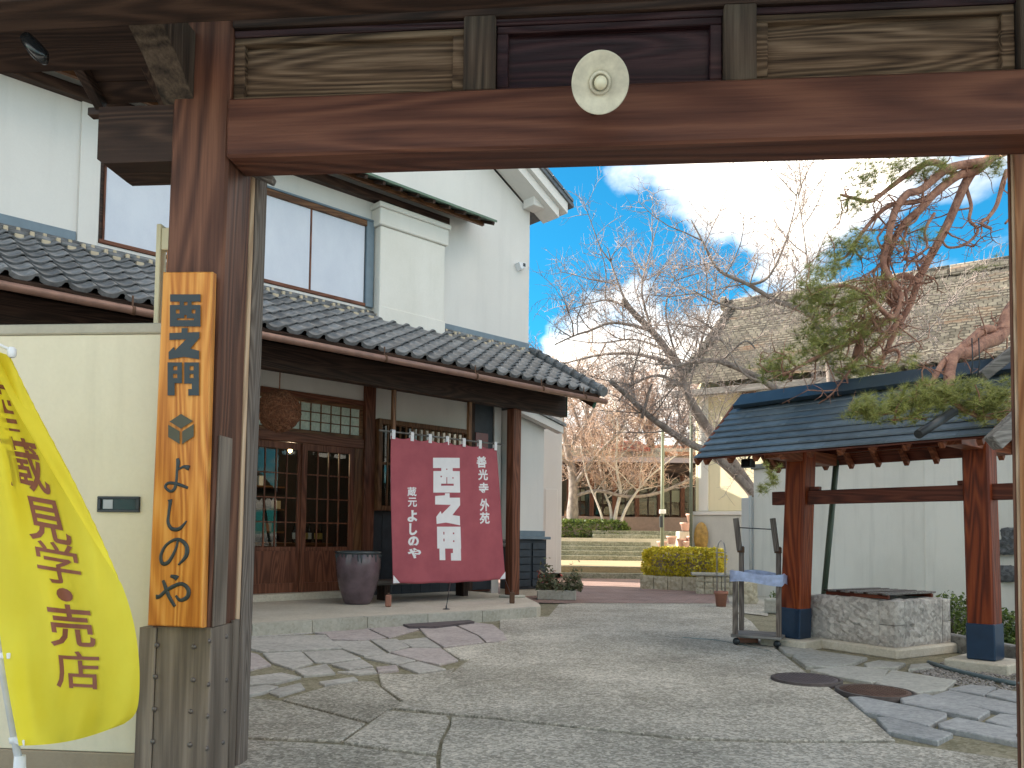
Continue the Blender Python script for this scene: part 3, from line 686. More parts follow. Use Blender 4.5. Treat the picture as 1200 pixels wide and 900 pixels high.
# ---------------------------------------------------------------- boundary wall left of the gate
bw = thing('boundary_wall', 'cream rendered boundary wall with flat cap and letter slot left of the gate', 'wall', G.w(0, 0), -.088)
DW = .10; xr = lean(1.5) - PW - .004; zw1 = G.on(90, 392, DW)[1]; zw2 = G.on(90, 380, DW)[1]; zpl = G.on(90, 881, DW)[1]
MB().box(-4.5, xr, DW, DW + .18, zpl + .002, zw1 - .001, .004).build('wall_face', P_cream, bw)
MB().box(-4.5, xr, DW - .012, DW + .20, zw1, zw2, .006).build('cap', P_plinth if False else plaster('wall_cap', (.46, .42, .33), (.36, .33, .26), 3), bw)
MB().box(-4.5, xr, DW - .008, DW + .19, -.03, zpl, .004).build('plinth', P_plinth, bw)
a0_, z0_ = G.on(115, 600, DW); a1_, z1_ = G.on(165, 582, DW)
sl_ = MB(); e = .012
sl_.box(a0_, a1_, DW - .012, DW + .0, z0_, z0_ + e, .002); sl_.box(a0_, a1_, DW - .012, DW, z1_ - e, z1_, .002); sl_.box(a0_, a0_ + e * 1.3, DW - .012, DW, z0_ + e, z1_ - e, .002); sl_.box(a1_ - e * 1.3, a1_, DW - .012, DW, z0_ + e, z1_ - e, .002)
sl_ = sl_.build('letter_slot', M_dkmet, bw)
MB().box(a0_ + e, a1_ - e, DW - .004, DW - .001, z0_ + e, z1_ - e).build('slot_flap', plain('black_flap', (.01, .011, .012), .12), sl_)
MB().box(a0_ + e * 2.2, a0_ + (a1_ - a0_) * .36, DW - .007, DW - .0045, z0_ + e * 1.2, z1_ - e * 1.2, .001).build('slot_window', M_steel, sl_)
# cream side frame rising behind the wall
kf = thing('side_frame', 'cream painted frame with brown board rising behind the wall beside the signboard', 'frame', G.w(0, 0), -.088)
DK = .55; k0 = G.on(182, 300, DK)[0]; kz0 = 0; kz1 = G.on(190, 262, DK)[1]; k1 = k0 + .10
mk = MB(); mk.box(k0, k0 + .028, DK, DK + .06, 0, kz1, .004); mk.build('upright', P_yel, kf)
hz1 = G.on(198, 292, DK)[1]; MB().box(k0 + .029, k0 + .55, DK + .002, DK + .05, hz1, kz1 - .02, .004).build('header', P_yel, kf)
MB().box(k0 + .05, k0 + .55, DK + .02, DK + .045, 0, hz1 - .001, .003).build('board', W_honeyz, kf)

# ================================================================ BREWERY SHOP (local: a along front, d into the house, z up)
hs = thing('brewery_shop', 'white plastered two storey brewery shop with grey tiled lean-to roof and wooden shopfront', 'building', H.w(0, 0), rad(43))
DF, DG = .90, 1.60
AL, ARR = -14.0, 1.17  # left end is out of view, lengthened so the house shades the courtyard
# walls
def gable(name, poly, d0, d1, mat, parent=hs):
    return MB().prism(poly, lambda p: (p[0], d1, p[1]), lambda p: (p[0], d0, p[1])).build(name, mat, parent)
PK = -6.4; ZC = 6.95; ZP = ZC + (ARR - PK) * .54
gable('upper_wall', [(AL, 3.47), (ARR, 3.47), (ARR, ZC), (PK, ZP), (AL, ZC)], DF, 9.5, P_white)
MB().box(1.0, ARR - .002, DG + .02, 9.4, 0, 3.46).build('side_wall', P_white, hs)
MB().box(AL, AL + .15, DG + .02, 9.4, 0, 3.46).build('side_wall', P_white, hs)
MB().box(AL, ARR - .01, 9.2, 9.4, 0, 3.46).build('rear_wall', P_white, hs)
MB().box(AL + .15, ARR - .17, DG + .06, 4.4, .10, .20).build('shop_floor', W_shopx, hs)
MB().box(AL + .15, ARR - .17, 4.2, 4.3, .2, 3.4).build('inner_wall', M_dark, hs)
MB().box(AL, ARR - .02, -.03, 4.4, 3.468, 3.49).build('ceiling', W_drkx, hs)
# flashing band, pilaster, moulding
MB().box(AL, -6.16, DF - .02, DF - .001, 4.44, 4.56, .003).build('flashing_band', M_band, hs)
MB().box(-.86, ARR + .004, DF - .02, DF - .001, 4.42, 4.54, .003).build('flashing_band', M_band, hs)
MB().box(-6.15, -5.93, DF - .035, DF - .001, 4.34, 6.9, .006).build('pilaster', P_white, hs)
MB().box(-5.93, -2.25, DF - .03, DF - .001, 4.30, 4.49, .005).build('sill_moulding', P_white, hs)
# window row with white translucent panels
wx0, wx1, wz0, wz1 = -5.92, -2.14, 4.52, 5.82
wf = MB(); wf.box(wx0, wx1, DF - .05, DF - .001, wz0 - .028, wz0 + .02, .004); wf.build('window_rail', W_shopx, hs)
MB().box(wx0, wx1, DF - .06, DF - .001, wz1 - .115, wz1 - .03, .004).build('window_rail', W_latx, hs)
MB().box(wx0, wx1 + .005, DF - .07, DF - .001, wz1 - .028, wz1, .003).build('window_rail', M_band, hs)
MB().box(-2.27, wx1, DF - .065, DF - .001, wz0 - .03, wz1 - .03, .006).build('window_post', M_band, hs)
win = MB().box(wx0, -2.272, DF - .006, DF - .002, wz0 + .02, wz1 - .115).build('window', W_drkx, hs)
for k in range(4):
    x1 = -2.275 - .9 * k; x0 = x1 - .895
    MB().box(x0 + .012, x1 - .012, DF - .022, DF - .008, wz0 + .022, wz1 - .117).build('panel', M_shoji, win)
    MB().box(x0 - .012, x0 + .010, DF - .034, DF - .007, wz0 + .021, wz1 - .116, .003).build('mullion', W_shopz, win)
# shutter box with cornice
bxm = MB(); bxm.box(-2.12, -.90, DF - .20, DF - .001, 4.28, 5.72, .012); sb = bxm.build('shutter_box', P_white2, hs)
MB().box(-2.16, -.86, DF - .24, DF - .001, 5.722, 5.98, .012).build('cornice', P_white2, sb)
MB().box(-2.19, -.83, DF - .27, DF - .001, 5.982, 6.06, .012).build('cornice', P_white2, sb)
MB().box(-2.135, -.885, DF - .215, DF - .201 + .10, 4.282, 4.50, .008).build('skirting', P_white2, sb)
# small copper roof over the windows
ZF, ZB, DE = 6.16, 6.44, .22
lr = MB(); x0, x1 = -9.6, -.22
lr.add([(x0, DE, ZF), (x1, DE, ZF), (x1, DF, ZB), (x0, DF, ZB), (x0, DE, ZF + .035), (x1, DE, ZF + .035), (x1, DF, ZB + .035), (x0, DF, ZB + .035)], [(3, 2, 1, 0), (4, 5, 6, 7), (0, 1, 5, 4), (1, 2, 6, 5), (0, 4, 7, 3)])
lr = lr.build('window_canopy', M_copper, hs)
for k in range(24):
    xx = x1 - .05 - k * .3; MB().beam((xx, DE + .03, ZF - .024), (xx, DF, ZB - .03), .045, .05).build('rafter', W_drky, lr)
MB().box(x0, x1 - .03, DE + .28, DE + .34, ZF + .02, ZF + .085, .003).build('batten', W_latx, lr)
MB().box(x0, -.75, DF - .12, DF - .002, ZF - .05, ZF + .08, .004).build('wall_plate', W_drkx, lr)
# gable verge: stepped white mouldings and tile edge
zv = lambda a: 7.06 + (1.69 - a) * .54 if a > PK else 7.06 + (1.69 - (2 * PK - a)) * .54
def verge(name, d0, d1, off0, off1, mat, over=0.0):
    for sgn in (1, -1):
        e0 = 1.69 + over; P = lambda a, o: ((a if sgn > 0 else 2 * PK - a), 7.06 + (1.69 - a) * .54 + o)
        gable(name, [P(e0, off0), P(e0, off1), P(PK, off1), P(PK, off0)], d0, d1, mat)
verge('roof_slab', DF - .54, 9.7, 0.0, .07, M_tile, .06)
verge('verge_board', DF - .50, DF - .12, -.19, -.003, P_white, -.06)
verge('verge_moulding', DF - .42, DF - .02, -.36, -.193, P_white, -.2)
MB().box(.98, 1.24, DF - .30, DF - .02, ZC - .02, ZC + .20, .01).build('purlin_end', P_white, hs)
for k in range(20):
    a = 1.72 - k * .27; gable('verge_tile', [(a, zv(a) + .071), (a - .25, zv(a - .25) + .071), (a - .25, zv(a - .25) + .12), (a, zv(a) + .125)], DF - .56, DF - .2, M_tile)
# ---- lean-to roof
EZ, ED, TH = 3.41, -.80, math.atan2(.93, 1.68); cT, sT = math.cos(TH), math.sin(TH)
rs = lambda s, off=0.0: (ED + s * cT - off * sT, EZ + s * sT + off * cT)
def tile_mesh(lip):
    n = 11; prof = []
    for i in range(n):
        x = i / (n - 1)
        z = -.036 * math.sin(math.pi * x / .74) if x < .74 else .020 * math.sin(math.pi * (x - .74) / .26)
        prof.append((x * .262 - .131, z))
    vs = [(x, 0, z + .026) for x, z in prof] + [(x, .27, z) for x, z in prof] + [(x, 0.003, z + .026 - lip * (1 if z < .006 else .55)) for x, z in prof]
    fs = [(i, i + 1, n + i + 1, n + i) for i in range(n - 1)] + [(2 * n + i, 2 * n + i + 1, i + 1, i) for i in range(n - 1)]
    m = MB(); m.add(vs, fs, True); return m
TC, TR = 34, 8
t_e = tile_mesh(.05).build('roof_tile', M_tile, hs); t_n = tile_mesh(.022).build('roof_tile', M_tile, hs)
for me in (t_e.data, t_n.data):
    for p in me.polygons:
        if p.index >= 10: p.use_smooth = False
first = {0: t_e, 1: t_n}
for r in range(TR):
    for c in range(TC):
        src = t_e if r == 0 else t_n; k = 0 if r == 0 else 1
        o = first.pop(k) if k in first else inst('roof_tile', src, hs)
        d, z = rs(r * .24 + rnd.uniform(-.004, .004), .045 + rnd.uniform(0, .004))
        o.location = (1.02 - .25 * c + rnd.uniform(-.003, .003), d, z); o.rotation_euler = (TH, rnd.uniform(-.008, .008), rnd.uniform(-.008, .008))
dk = MB(); q = [rs(-.02), rs(1.95), rs(1.95, -.05), rs(-.02, -.05)]
dk.prism([(p[0], p[1]) for p in q], lambda p: (AL + .1, p[0], p[1]), lambda p: (1.14, p[0], p[1])); dk.build('roof_deck', W_drkx, hs)
MB().box(AL + .1, 1.14, ED - .01, ED + .03, EZ - .10, EZ - .052, .003).build('fascia', W_latx, hs)
for k in range(21):
    a = 1.0 - k * .44; d0, z0 = rs(.02, -.085); d1, z1 = rs(1.0, -.085)
    MB().beam((a, d0, z0), (a, d1, z1), .06, .065).build('rafter', W_drky, hs)
# ridge courses against the wall with tan mortar
for k in range(34):
    a = 1.12 - k * .25
    for (dd, zz, rr) in ((.80, 4.355, .040), (.865, 4.415, .035)):
        if dd > .84 and k % 2 == 0: continue
        L = .242 if dd < .84 else .49
        m = MB(); m.tube([(a - L, dd, zz), (a, dd, zz)], rr, 9); m.build('ridge_tile', M_tile, hs)
mo = MB()
for k in range(35):
    a = 1.13 - k * .25 + rnd.uniform(-.015, .015); mo.box(a - .022, a + .022, .735, .80, 4.335, 4.395, .006)
    a2 = a - .12; mo.box(a2 - .02, a2 + .02, .82, .85, 4.385, 4.435, .006)
    mo.box(a - .17, a - .08, .72, .78, 4.28, 4.33, .006)
stuff(mo.build('mortar', M_mortar, hs))
# verge: round capping tiles down the right edge
for k in range(8):
    d0, z0 = rs(.0 + k * .235, .085); d1, z1 = rs(.0 + k * .235 + .25, .072)
    MB().tube([(1.14, d0, z0), (1.14, d1, z1)], [.086, .07], 12).build('verge_cap', M_tile, hs)
d0, z0 = rs(-.05, .06); MB().tube([(1.14, d0 - .03, z0), (1.14, d0 + .09, z0 + .05)], [.085, .09], 14).build('verge_end_tile', M_tile, hs)
d0, z0 = rs(0.05, -.14); d1, z1 = rs(1.9, -.14)
bb = MB().beam((1.165, d0, z0), (1.165, d1, z1), .045, .20).build('bargeboard', W_drky, hs)
MB().beam((1.165, d0 - .02, z0 - .012), (1.165, d0 - .002, z0 - .002), .055, .21, bev=.002).build('end_cap', M_green, bb)
# gutter and hangers
gp = [(AL, ED - .075, 3.315), (-4, ED - .075, 3.305), (1.22, ED - .075, 3.295)]
gm = MB(); gm.tube(gp, .042, 12); gm.build('gutter', M_gutter, hs)
for a in (-6.05, -4.9, -3.05, -1.55, -.25, .7):
    b_ = MB(); b_.box(a - .009, a + .009, ED - .06, ED - .052, 3.30, 3.46); b_.tube([(a - .016, ED - .075, 3.305), (a + .016, ED - .075, 3.305)], .047, 12); b_.build('gutter_hanger', M_rust, hs)
# eave beam, posts
eb = MB().box(AL + .2, 1.12, -.10, .06, 3.12, 3.452, .012).build('eave_beam', W_drkx, hs)
MB().box(1.121, 1.135, -.105, .065, 3.115, 3.456, .002).build('end_cap', M_green, eb)
MB().box(-.085, .085, -.085, .085, .17, 3.118, .010).build('front_post', W_shopz, hs)
MB().box(-.16, .16, -.15, .15, .128, .17, .012).build('post_base_stone', M_curb, hs)
MB().box(-5.02, -4.85, -.085, .085, .17, 3.118, .010).build('front_post', W_shopz, hs)
for a in (-2.31, -.93): MB().box(a - .028, a + .028, -.03, .026, 2.50, 3.119, .003).build('hanging_batten', W_latz, hs)
# ---- shopfront at DG
def fbox(name, a0, a1, d0, d1, z0, z1, mat, parent=hs, bev=.004): return MB().box(a0, a1, d0, d1, z0, z1, bev).build(name, mat, parent)
fbox('sill', AL + .1, -1.80, DG - .16, DG + .2, .10, .225, M_conc2)
fbox('header', AL + .1, -1.79, DG - .04, DG + .08, 2.45, 2.60, W_shopx)
fbox('header', AL + .1, -1.79, DG - .03, DG + .08, 3.13, 3.215, W_shopx)
fbox('plaster_panel', AL + .1, -1.79, DG + .0, DG + .06, 3.217, 3.466, P_white2)
fbox('inner_post', -1.785, -1.60, DG - .07, DG + .12, .13, 3.467, W_shopz)
fbox('jamb', -1.935, -1.79, DG - .02, DG + .10, .226, 2.449, W_latz)
def door(a0, a1, dd, panel_z=.90):
    m = MB(); st = .085; z0, z1 = .226, 2.447
    m.box(a0, a0 + st, dd, dd + .035, z0, z1, .003); m.box(a1 - st, a1, dd, dd + .035, z0, z1, .003)
    for (u, v) in ((z1 - .10, z1), (panel_z - .06, panel_z), (z0, z0 + .14)): m.box(a0 + st + .001, a1 - st - .001, dd + .001, dd + .034, u, v, .003)
    w_ = (a1 - a0 - 2 * st); gz0, gz1 = panel_z, z1 - .10
    for k in range(1, 4): x = a0 + st + w_ * k / 4; m.box(x - .009, x + .009, dd + .004, dd + .03, gz0 + .001, gz1 - .001)
    for k in range(1, 4): z = gz0 + (gz1 - gz0) * k / 4; m.box(a0 + st + .001, a1 - st - .001, dd + .0055, dd + .0285, z - .009, z + .009)
    do = m.build('sliding_door', W_shopz, hs)
    for i in range(4):
        for j in range(4):
            MB().box(a0 + st + w_ * i / 4 + .0095, a0 + st + w_ * (i + 1) / 4 - .0095, dd + .015, dd + .018, gz0 + (gz1 - gz0) * j / 4 + .0095, gz0 + (gz1 - gz0) * (j + 1) / 4 - .0095).build('pane', G_pane, do)
    MB().box(a0 + st + .002, a1 - st - .002, dd + .012, dd + .022, z0 + .141, panel_z - .061).build('door_panel', W_shopz, do)
door(-3.66, -2.80, DG + .03); door(-2.84, -1.937, DG - .012)
door(-4.50, -3.64, DG - .012)
tr = MB(); ta0, ta1, tz0, tz1 = -3.95, -1.80, 2.602, 3.128; cw = .172; nc = 12
tr.box(ta0, ta1, DG - .01, DG + .035, tz0, tz0 + .05, .003); tr.box(ta0, ta1, DG - .01, DG + .035, tz1 - .05, tz1, .003); tr.box(ta1 - .05, ta1, DG - .009, DG + .034, tz0 + .051, tz1 - .051, .002)
for k in range(1, nc): x = ta1 - .05 - k * cw; tr.box(x - .008, x + .008, DG - .004, DG + .03, tz0 + .051, tz1 - .051)
for k in (1, 2): z = tz0 + .05 + (tz1 - tz0 - .10) * k / 3; tr.box(ta0, ta1 - .051, DG - .0025, DG + .0285, z - .008, z + .008)
tr = tr.build('transom_window', W_latx, hs)
for k in range(nc):
    for j in range(3):
        x1 = ta1 - .05 - k * cw; zz0 = tz0 + .05 + (tz1 - tz0 - .10) * j / 3
        MB().box(x1 - cw + .0085, x1 - .0085, DG + .010, DG + .014, zz0 + .0085, zz0 + (tz1 - tz0 - .10) / 3 - .0085).build('pane', M_frost, tr)
# lattice bay window
lw = MB(); la0, la1, lz0, lz1, ld = -1.59, .34, 1.48, 2.95, DG - .16
lw.box(la0, la0 + .07, ld, ld + .15, lz0, lz1, .004); lw.box(la1 - .07, la1, ld, ld + .15, lz0, lz1, .004); lw.box(la0 + .071, la1 - .071, ld + .001, ld + .15, lz1 - .08, lz1 - .001, .004); lw.box(la0 + .071, la1 - .071, ld + .001, ld + .15, lz0 + .001, lz0 + .08, .004)
lw = lw.build('lattice_window', W_latz, hs)
for k in range(1, 15):
    x = la0 + .07 + (la1 - la0 - .14) * k / 15; MB().box(x - .012, x + .012, ld + .02, ld + .05, lz0 + .081, lz1 - .081, .002).build('lattice_bar', W_latz, lw)
MB().box(la0 + .071, la1 - .071, ld + .052, ld + .07, 2.22, 2.26, .002).build('lattice_rail', W_latx, lw)
MB().box(la0 + .071, la1 - .071, ld + .09, ld + .094, lz0 + .081, lz1 - .081).build('pane', G_pane, lw)
fbox('plaster_panel', -1.598, .36, DG + .0, DG + .06, 2.955, 3.466, P_white2)
for k in range(10):
    x0 = -1.598 + k * .196; fbox('wall_board', x0, x0 + .192, DG - .02 + rnd.uniform(0, .006), DG + .06, .13, 1.478, M_board)
fbox('inner_post', .362, .50, DG - .05, DG + .1, .13, 3.467, W_drkz)
fbox('wall_board', .502, .99, DG + .02, DG + .06, .13, 3.467, M_board)
fbox('red_panel', .56, .86, DG - .0, DG + .018, 2.45, 2.95, plain('deep_red_lacquer', (.16, .02, .018), .3))
fbox('white_pilaster', .992, 1.16, DG - .02, DG + .01, .6, 3.467, P_white)
# ---- platform in front of the shop
def Lp(px, py, z=.13): p = H.loc(gnd(px, py, z)); return (p.x, p.y)
pp = [(-8.2, -1.02), Lp(180, 737), Lp(295, 731.5), Lp(430, 723.5), Lp(565, 716.2), Lp(610, 713.5), Lp(628, 711.8), Lp(633.5, 709.8), Lp(631, 706.8), Lp(613, 698), (.36, DG), (-8.2, DG)]
pf = MB().prism(pp, lambda p: (*p, -.02), lambda p: (*p, .128)); pfo = struct(pf.build('shop_platform', M_conc2)); pfo.location = H.w(0, 0); pfo.rotation_euler = (0, 0, rad(43))
for i in range(1, 6):
    p, q = pp[i], pp[i + 1]; n_ = max(1, round(math.dist(p, q) / .9)); dx, dy = q[0] - p[0], q[1] - p[1]; L = math.hypot(dx, dy); nx, ny = dy / L, -dx / L
    for k in range(n_):
        u0, u1 = k / n_ + .004, (k + 1) / n_ - .004
        A_ = (p[0] + dx * u0, p[1] + dy * u0); B_ = (p[0] + dx * u1, p[1] + dy * u1)
        kp = [(A_[0] + nx * .012, A_[1] + ny * .012), (B_[0] + nx * .012, B_[1] + ny * .012), (B_[0] - nx * .12, B_[1] - ny * .12), (A_[0] - nx * .12, A_[1] - ny * .12)]
        MB().prism(kp, lambda p: (*p, -.02), lambda p: (*p, .1335)).build('kerb_stone', M_curb, pfo)

# ---- interior: counter, bottles, bulb
ct = thing('shop_counter', 'wooden counter inside the shop behind the sliding glass doors', 'counter', H.w(0, 0), rad(43))
fbox('counter_top', -3.9, -1.9, 2.25, 2.85, .90, .95, W_latx, ct); fbox('counter_front', -3.85, -1.95, 2.32, 2.36, .2, .90, W_shopx, ct)
btm = plain('dark_bottle_glass', (.012, .016, .012), .08); btl = plain('bottle_label', (.45, .33, .10), .6)
BL = ['leftmost dark sake bottle on the shop counter, white label', 'second dark sake bottle from the left on the shop counter, golden label', 'third dark sake bottle from the left behind the glass door, golden label', 'third dark sake bottle from the right behind the glass door, white label', 'second dark sake bottle from the right on the counter, golden label', 'rightmost dark sake bottle on the counter beside the door jamb, golden label']
for k, a in enumerate((-2.52, -2.42, -2.33, -2.24, -2.13, -2.04)):
    b_ = MB().lathe([(.0001, 0), (.038, 0), (.04, .02), (.04, .19), (.03, .235), (.016, .27), (.015, .33), (.0001, .332)], 12)
    b_ = tag(b_.build('sake_bottle', btm), BL[k], 'bottle', 'sake bottles on the shop counter')
    b_.location = H.w(a, 2.38 + .05 * (k % 2), .95); MB().lathe([(.0406, .06), (.0406, .16)], 12).build('label', btl if k % 3 else M_wprint, b_)
sh = thing('wall_shelf', 'dark shelf unit on the back wall inside the shop', 'shelf', H.w(0, 0), rad(43))
for z in (1.1, 1.5, 1.9): fbox('shelf_board', -4.2, -1.9, 3.9, 4.19, z, z + .03, W_latx, sh)
for k in range(14): fbox('goods_box', -4.1 + k * .155, -4.1 + k * .155 + rnd.uniform(.07, .12), 3.95, 4.1, 1.13 + .4 * (k % 3), 1.13 + .4 * (k % 3) + rnd.uniform(.12, .28), rnd.choice([M_wprint, M_mortar, M_terra, M_brownink]), sh)
pl_ = thing('pendant_bulb', 'small warm glowing pendant bulb inside the shop', 'lamp', H.w(*[H.on(340, 528, 2.6)[0], 2.6], H.on(340, 528, 2.6)[1]))
MB().lathe([(.0001, -.035), (.025, -.025), (.034, 0), (.025, .028), (.012, .045), (.0001, .046)], 12).build('bulb', M_glow, pl_)
pll = bpy.data.lights.new('bulb_light', 'POINT'); pll.energy = 9; pll.color = (1, .75, .45); pll.shadow_soft_size = .04; plo = bpy.data.objects.new('bulb_light', pll); col.objects.link(plo); plo.parent = pl_; plo.location = (0, 0, -.10)
MB().tube([(0, 0, .045), (0, 0, 3.44 - pl_.location.z)], .006, 6).build('cord', M_dkmet, pl_)

# ---- security light on the wall
sx, sz = H.on(607, 312, DF)
wl = thing('wall_light', 'small white wedge shaped light fixed high on the white shop wall', 'light', H.w(sx, DF - .001, sz), rad(43))
MB().prism([(-.09, .02), (-.02, -.10), (.10, -.04), (.10, .05)], lambda p: (p[0], 0, p[1]), lambda p: (p[0] * .9, -.11, p[1] * .9 + .01)).build('housing', M_wplas, wl)
MB().box(.02, .07, -.125, -.11, -.02, .035, .003).build('lens', M_dkmet, wl)

# ---- cedar ball
ba, bz = H.on(327, 481.5, .45); bR = 24.5 / F * H.w(ba, .45).y
ball = thing('cedar_ball', 'large brown cedar twig ball hanging under the shop eave', 'cedar ball', H.w(ba, .45, bz), rad(43))
r2 = random.Random(3); mb = MB(); mb.lathe([(bR * .9 * math.sin(math.pi * i / 14) + 1e-4, -bR * .9 * math.cos(math.pi * i / 14)) for i in range(15)], 22); mb.build('core', M_cedar, ball)
for nm, mt, cnt in (('twigs', M_cedar, 2600), ('twigs', M_cedar2, 1100)):
    mb = MB()
    for _ in range(cnt):
        n = Vector((r2.gauss(0, 1), r2.gauss(0, 1), r2.gauss(0, 1))).normalized(); tdir = Vector((r2.gauss(0, 1), r2.gauss(0, 1), r2.gauss(0, 1))); tdir = (tdir - n * tdir.dot(n)).normalized()
        l = r2.uniform(.03, .075); h0 = bR * r2.uniform(.90, .985); p = n * h0 - tdir * l; q = n * (h0 + r2.uniform(.0, .02)) ; s = n * (h0 - .004) + tdir * l
        mb.tube([p, q, s], [.003, .0045, .003], 3, cap=False, smooth=False)
    stuff(mb.build(nm, mt, ball))
MB().tube([(0, 0, bR * .9), (0, 0, 3.45 - bz)], .008, 6).build('cord', M_cedar2, ball)

# ---- glazed jar
jp = gnd(419, 707.5, .13); jr = 26.5 / F * jp.y
jar = thing('glazed_jar', 'large purple brown glazed jar with dark rim beside the shop door', 'jar', (jp.x, jp.y, .13))
jh = 62 / F * jp.y; pr = [(.0001, .0), (.52, 0), (.58, .012), (.66, .10), (.80, .28), (.92, .48), (.985, .68), (.99, .80), (.965, .90), (.955, .935)]
MB().lathe([(r * jr, z * jh) for r, z in pr], 40).build('body', M_jar, jar)
MB().lathe([(r * jr, z * jh) for r, z in [(.957, .934), (1.02, .945), (1.04, .965), (1.03, .985), (.98, .992), (.92, .98), (.9, .90), (.88, .5), (.6, .2), (.0001, .18)]], 40).build('rim', M_jar2, jar)
# glaze runs below the rim
mb = MB()
for k in range(26):
    an = k * 2 * math.pi / 26 + rnd.uniform(-.08, .08); L = rnd.uniform(.04, .16); pts = []
    for j in range(4):
        zz2 = .93 - L * j / 3; rr = jr * (.957 + .03 * math.sin((.93 - zz2) * 8)); pts.append((math.cos(an) * rr, math.sin(an) * rr, zz2 * jh))
    mb.tube(pts, [.018, .016, .012, .006], 6)
mb.build('glaze_runs', M_jar2, jar)

# ---- low bench behind the curtain
bn = thing('low_bench', 'low dark plank bench on the platform behind the maroon curtain', 'bench', H.w(0, 0), rad(43))
fbox('plank', -2.15, -.22, .55, .85, .36, .43, W_greyx, bn)
for a in (-1.95, -.45): fbox('leg', a - .05, a + .05, .6, .8, .13, .36, W_drkz, bn)

# ---- noren curtain
nr = thing('shop_curtain', 'maroon shop curtain with large white characters hanging beside the shop door', 'curtain', H.w(0, 0), rad(43))
NT, NBt = 2.475, .425
def ndep(a, z):
    t = (NT - z) / (NT - NBt); s = (a + 2.36) / 2.05
    return -.035 - .035 * t - .012 * math.sin(a * 9.5 + z * 1.2) * (1 - .4 * t) - .010 * math.sin(a * 4.1 - z * 2.2 + 1) - .02 * math.exp(-((s - .5) / .03) ** 2) * t
def nedge(t): return -2.36 + .05 * t - .02 * math.sin(t * 3), -.40 + .20 * t
nu, nv_ = 72, 60; vs = []; fs = []
for j in range(nv_ + 1):
    t = j / nv_; l, r = nedge(t)
    for i in range(nu + 1):
        s = i / nu; a = l + (r - l) * s
        sag = .035 * abs(math.sin(s * 6 * math.pi)) * max(0, 1 - t * 7)
        low = .02 * math.sin(s * math.pi) * t
        z = NT - (NT - NBt) * t - sag - low + .012 * math.sin(s * 23) * t * .4
        vs.append((a, ndep(a, z), z))
for j in range(nv_):
    for i in range(nu): q = j * (nu + 1) + i; fs.append((q, q + 1, q + nu + 2, q + nu + 1))
mb = MB(); mb.add(vs, fs, True); clo = mb.build('cloth', M_maroon, nr)
md = clo.modifiers.new('thickness', 'SOLIDIFY'); md.thickness = .003
for k in range(7):
    a = nedge(0)[0] + (nedge(0)[1] - nedge(0)[0]) * (.014 + .972 * k / 6)
    m = MB(); m.box(a - .028, a + .028, -.052, -.042, NT - .05, NT + .07, .002); m.box(a - .028, a + .028, -.012, -.004, NT - .05, NT + .07, .002); m.box(a - .028, a + .028, -.052, -.004, NT + .0705, NT + .08, .002); m.build('tab', M_wprint, nr)
MB().tube([(-2.56, -.027, NT + .052), (-.27, -.027, NT + .052)], .013, 8).build('rod', W_greyx, nr)
for (ax, sgn) in ((nedge(1)[0], 1), (nedge(1)[1], -1)):
    m = MB(); m.prism([(ax + sgn * .003, NBt + .004), (ax + sgn * .12, NBt + .004), (ax + sgn * .003, NBt + .115)][::sgn], lambda p: (p[0], ndep(*p) - .001, p[1]), lambda p: (p[0], ndep(*p) - .006, p[1])); m.build('corner_patch', M_wprint, nr)
import bmesh
def subdiv(vs2, fs2, maxlen):
    bm = bmesh.new(); bvs = [bm.verts.new((x, y, 0)) for x, y in vs2]
    for f in fs2:
        try: bm.faces.new([bvs[i] for i in f])
        except ValueError: pass
    bm.normal_update(); bmesh.ops.triangulate(bm, faces=bm.faces[:], ngon_method='EAR_CLIP')
    todo = [[(v.co.x, v.co.y) for v in f.verts] for f in bm.faces]; bm.free(); v = []; f = []; ix = {}
    while todo:
        t = todo.pop(); L = [math.dist(t[i], t[(i + 1) % 3]) for i in range(3)]; k = L.index(max(L))
        if L[k] > maxlen:
            a, b, c = t[k], t[(k + 1) % 3], t[(k + 2) % 3]; m_ = ((a[0] + b[0]) / 2, (a[1] + b[1]) / 2); todo += [[a, m_, c], [m_, b, c]]; continue
        q = []
        for p in t:
            if p not in ix: ix[p] = len(v); v.append(p)
            q.append(ix[p])
        f.append(q)
    return v, f
def text2d(s, bold=0.0):
    cu = bpy.data.curves.new('t', 'FONT'); cu.body = s; cu.size = 1.0; cu.offset = bold; cu.resolution_u = 3; cu.align_x = 'LEFT'
    ob = bpy.data.objects.new('t', cu); col.objects.link(ob); dg = bpy.context.evaluated_depsgraph_get(); me = bpy.data.meshes.new_from_object(ob.evaluated_get(dg))
    vs = [(v.co.x, v.co.y) for v in me.vertices]; fs = [list(p.vertices) for p in me.polygons]
    bpy.data.objects.remove(ob); bpy.data.curves.remove(cu); bpy.data.meshes.remove(me)
    x0, x1 = min(v[0] for v in vs), max(v[0] for v in vs); y0, y1 = min(v[1] for v in vs), max(v[1] for v in vs)
    return [((x - x0) / (x1 - x0), (y1 - y) / (y1 - y0)) for x, y in vs], fs
def print_on(name, vs2, fs2, fn, mat, parent, maxlen):
    v, f = subdiv(vs2, fs2, maxlen); m = MB(); m.add([fn(p) for p in v], f); return m.build(name, mat, parent)
N5 = lambda p: (470 + p[0] / 5.0, 510 + p[1] / 5.0)
def onnor(p):
    a, z = H.on(*N5(p), -.06); return (a, ndep(a, z) - .006, z)
N_NISHI = rects([(190, 132, 352, 192), (236, 190, 306, 215), (192, 210, 352, 336)], [(264, 196, 272, 203), (232, 238, 240, 246), (303, 246, 312, 254), (236, 284, 312, 296), (266, 246, 271, 284)])
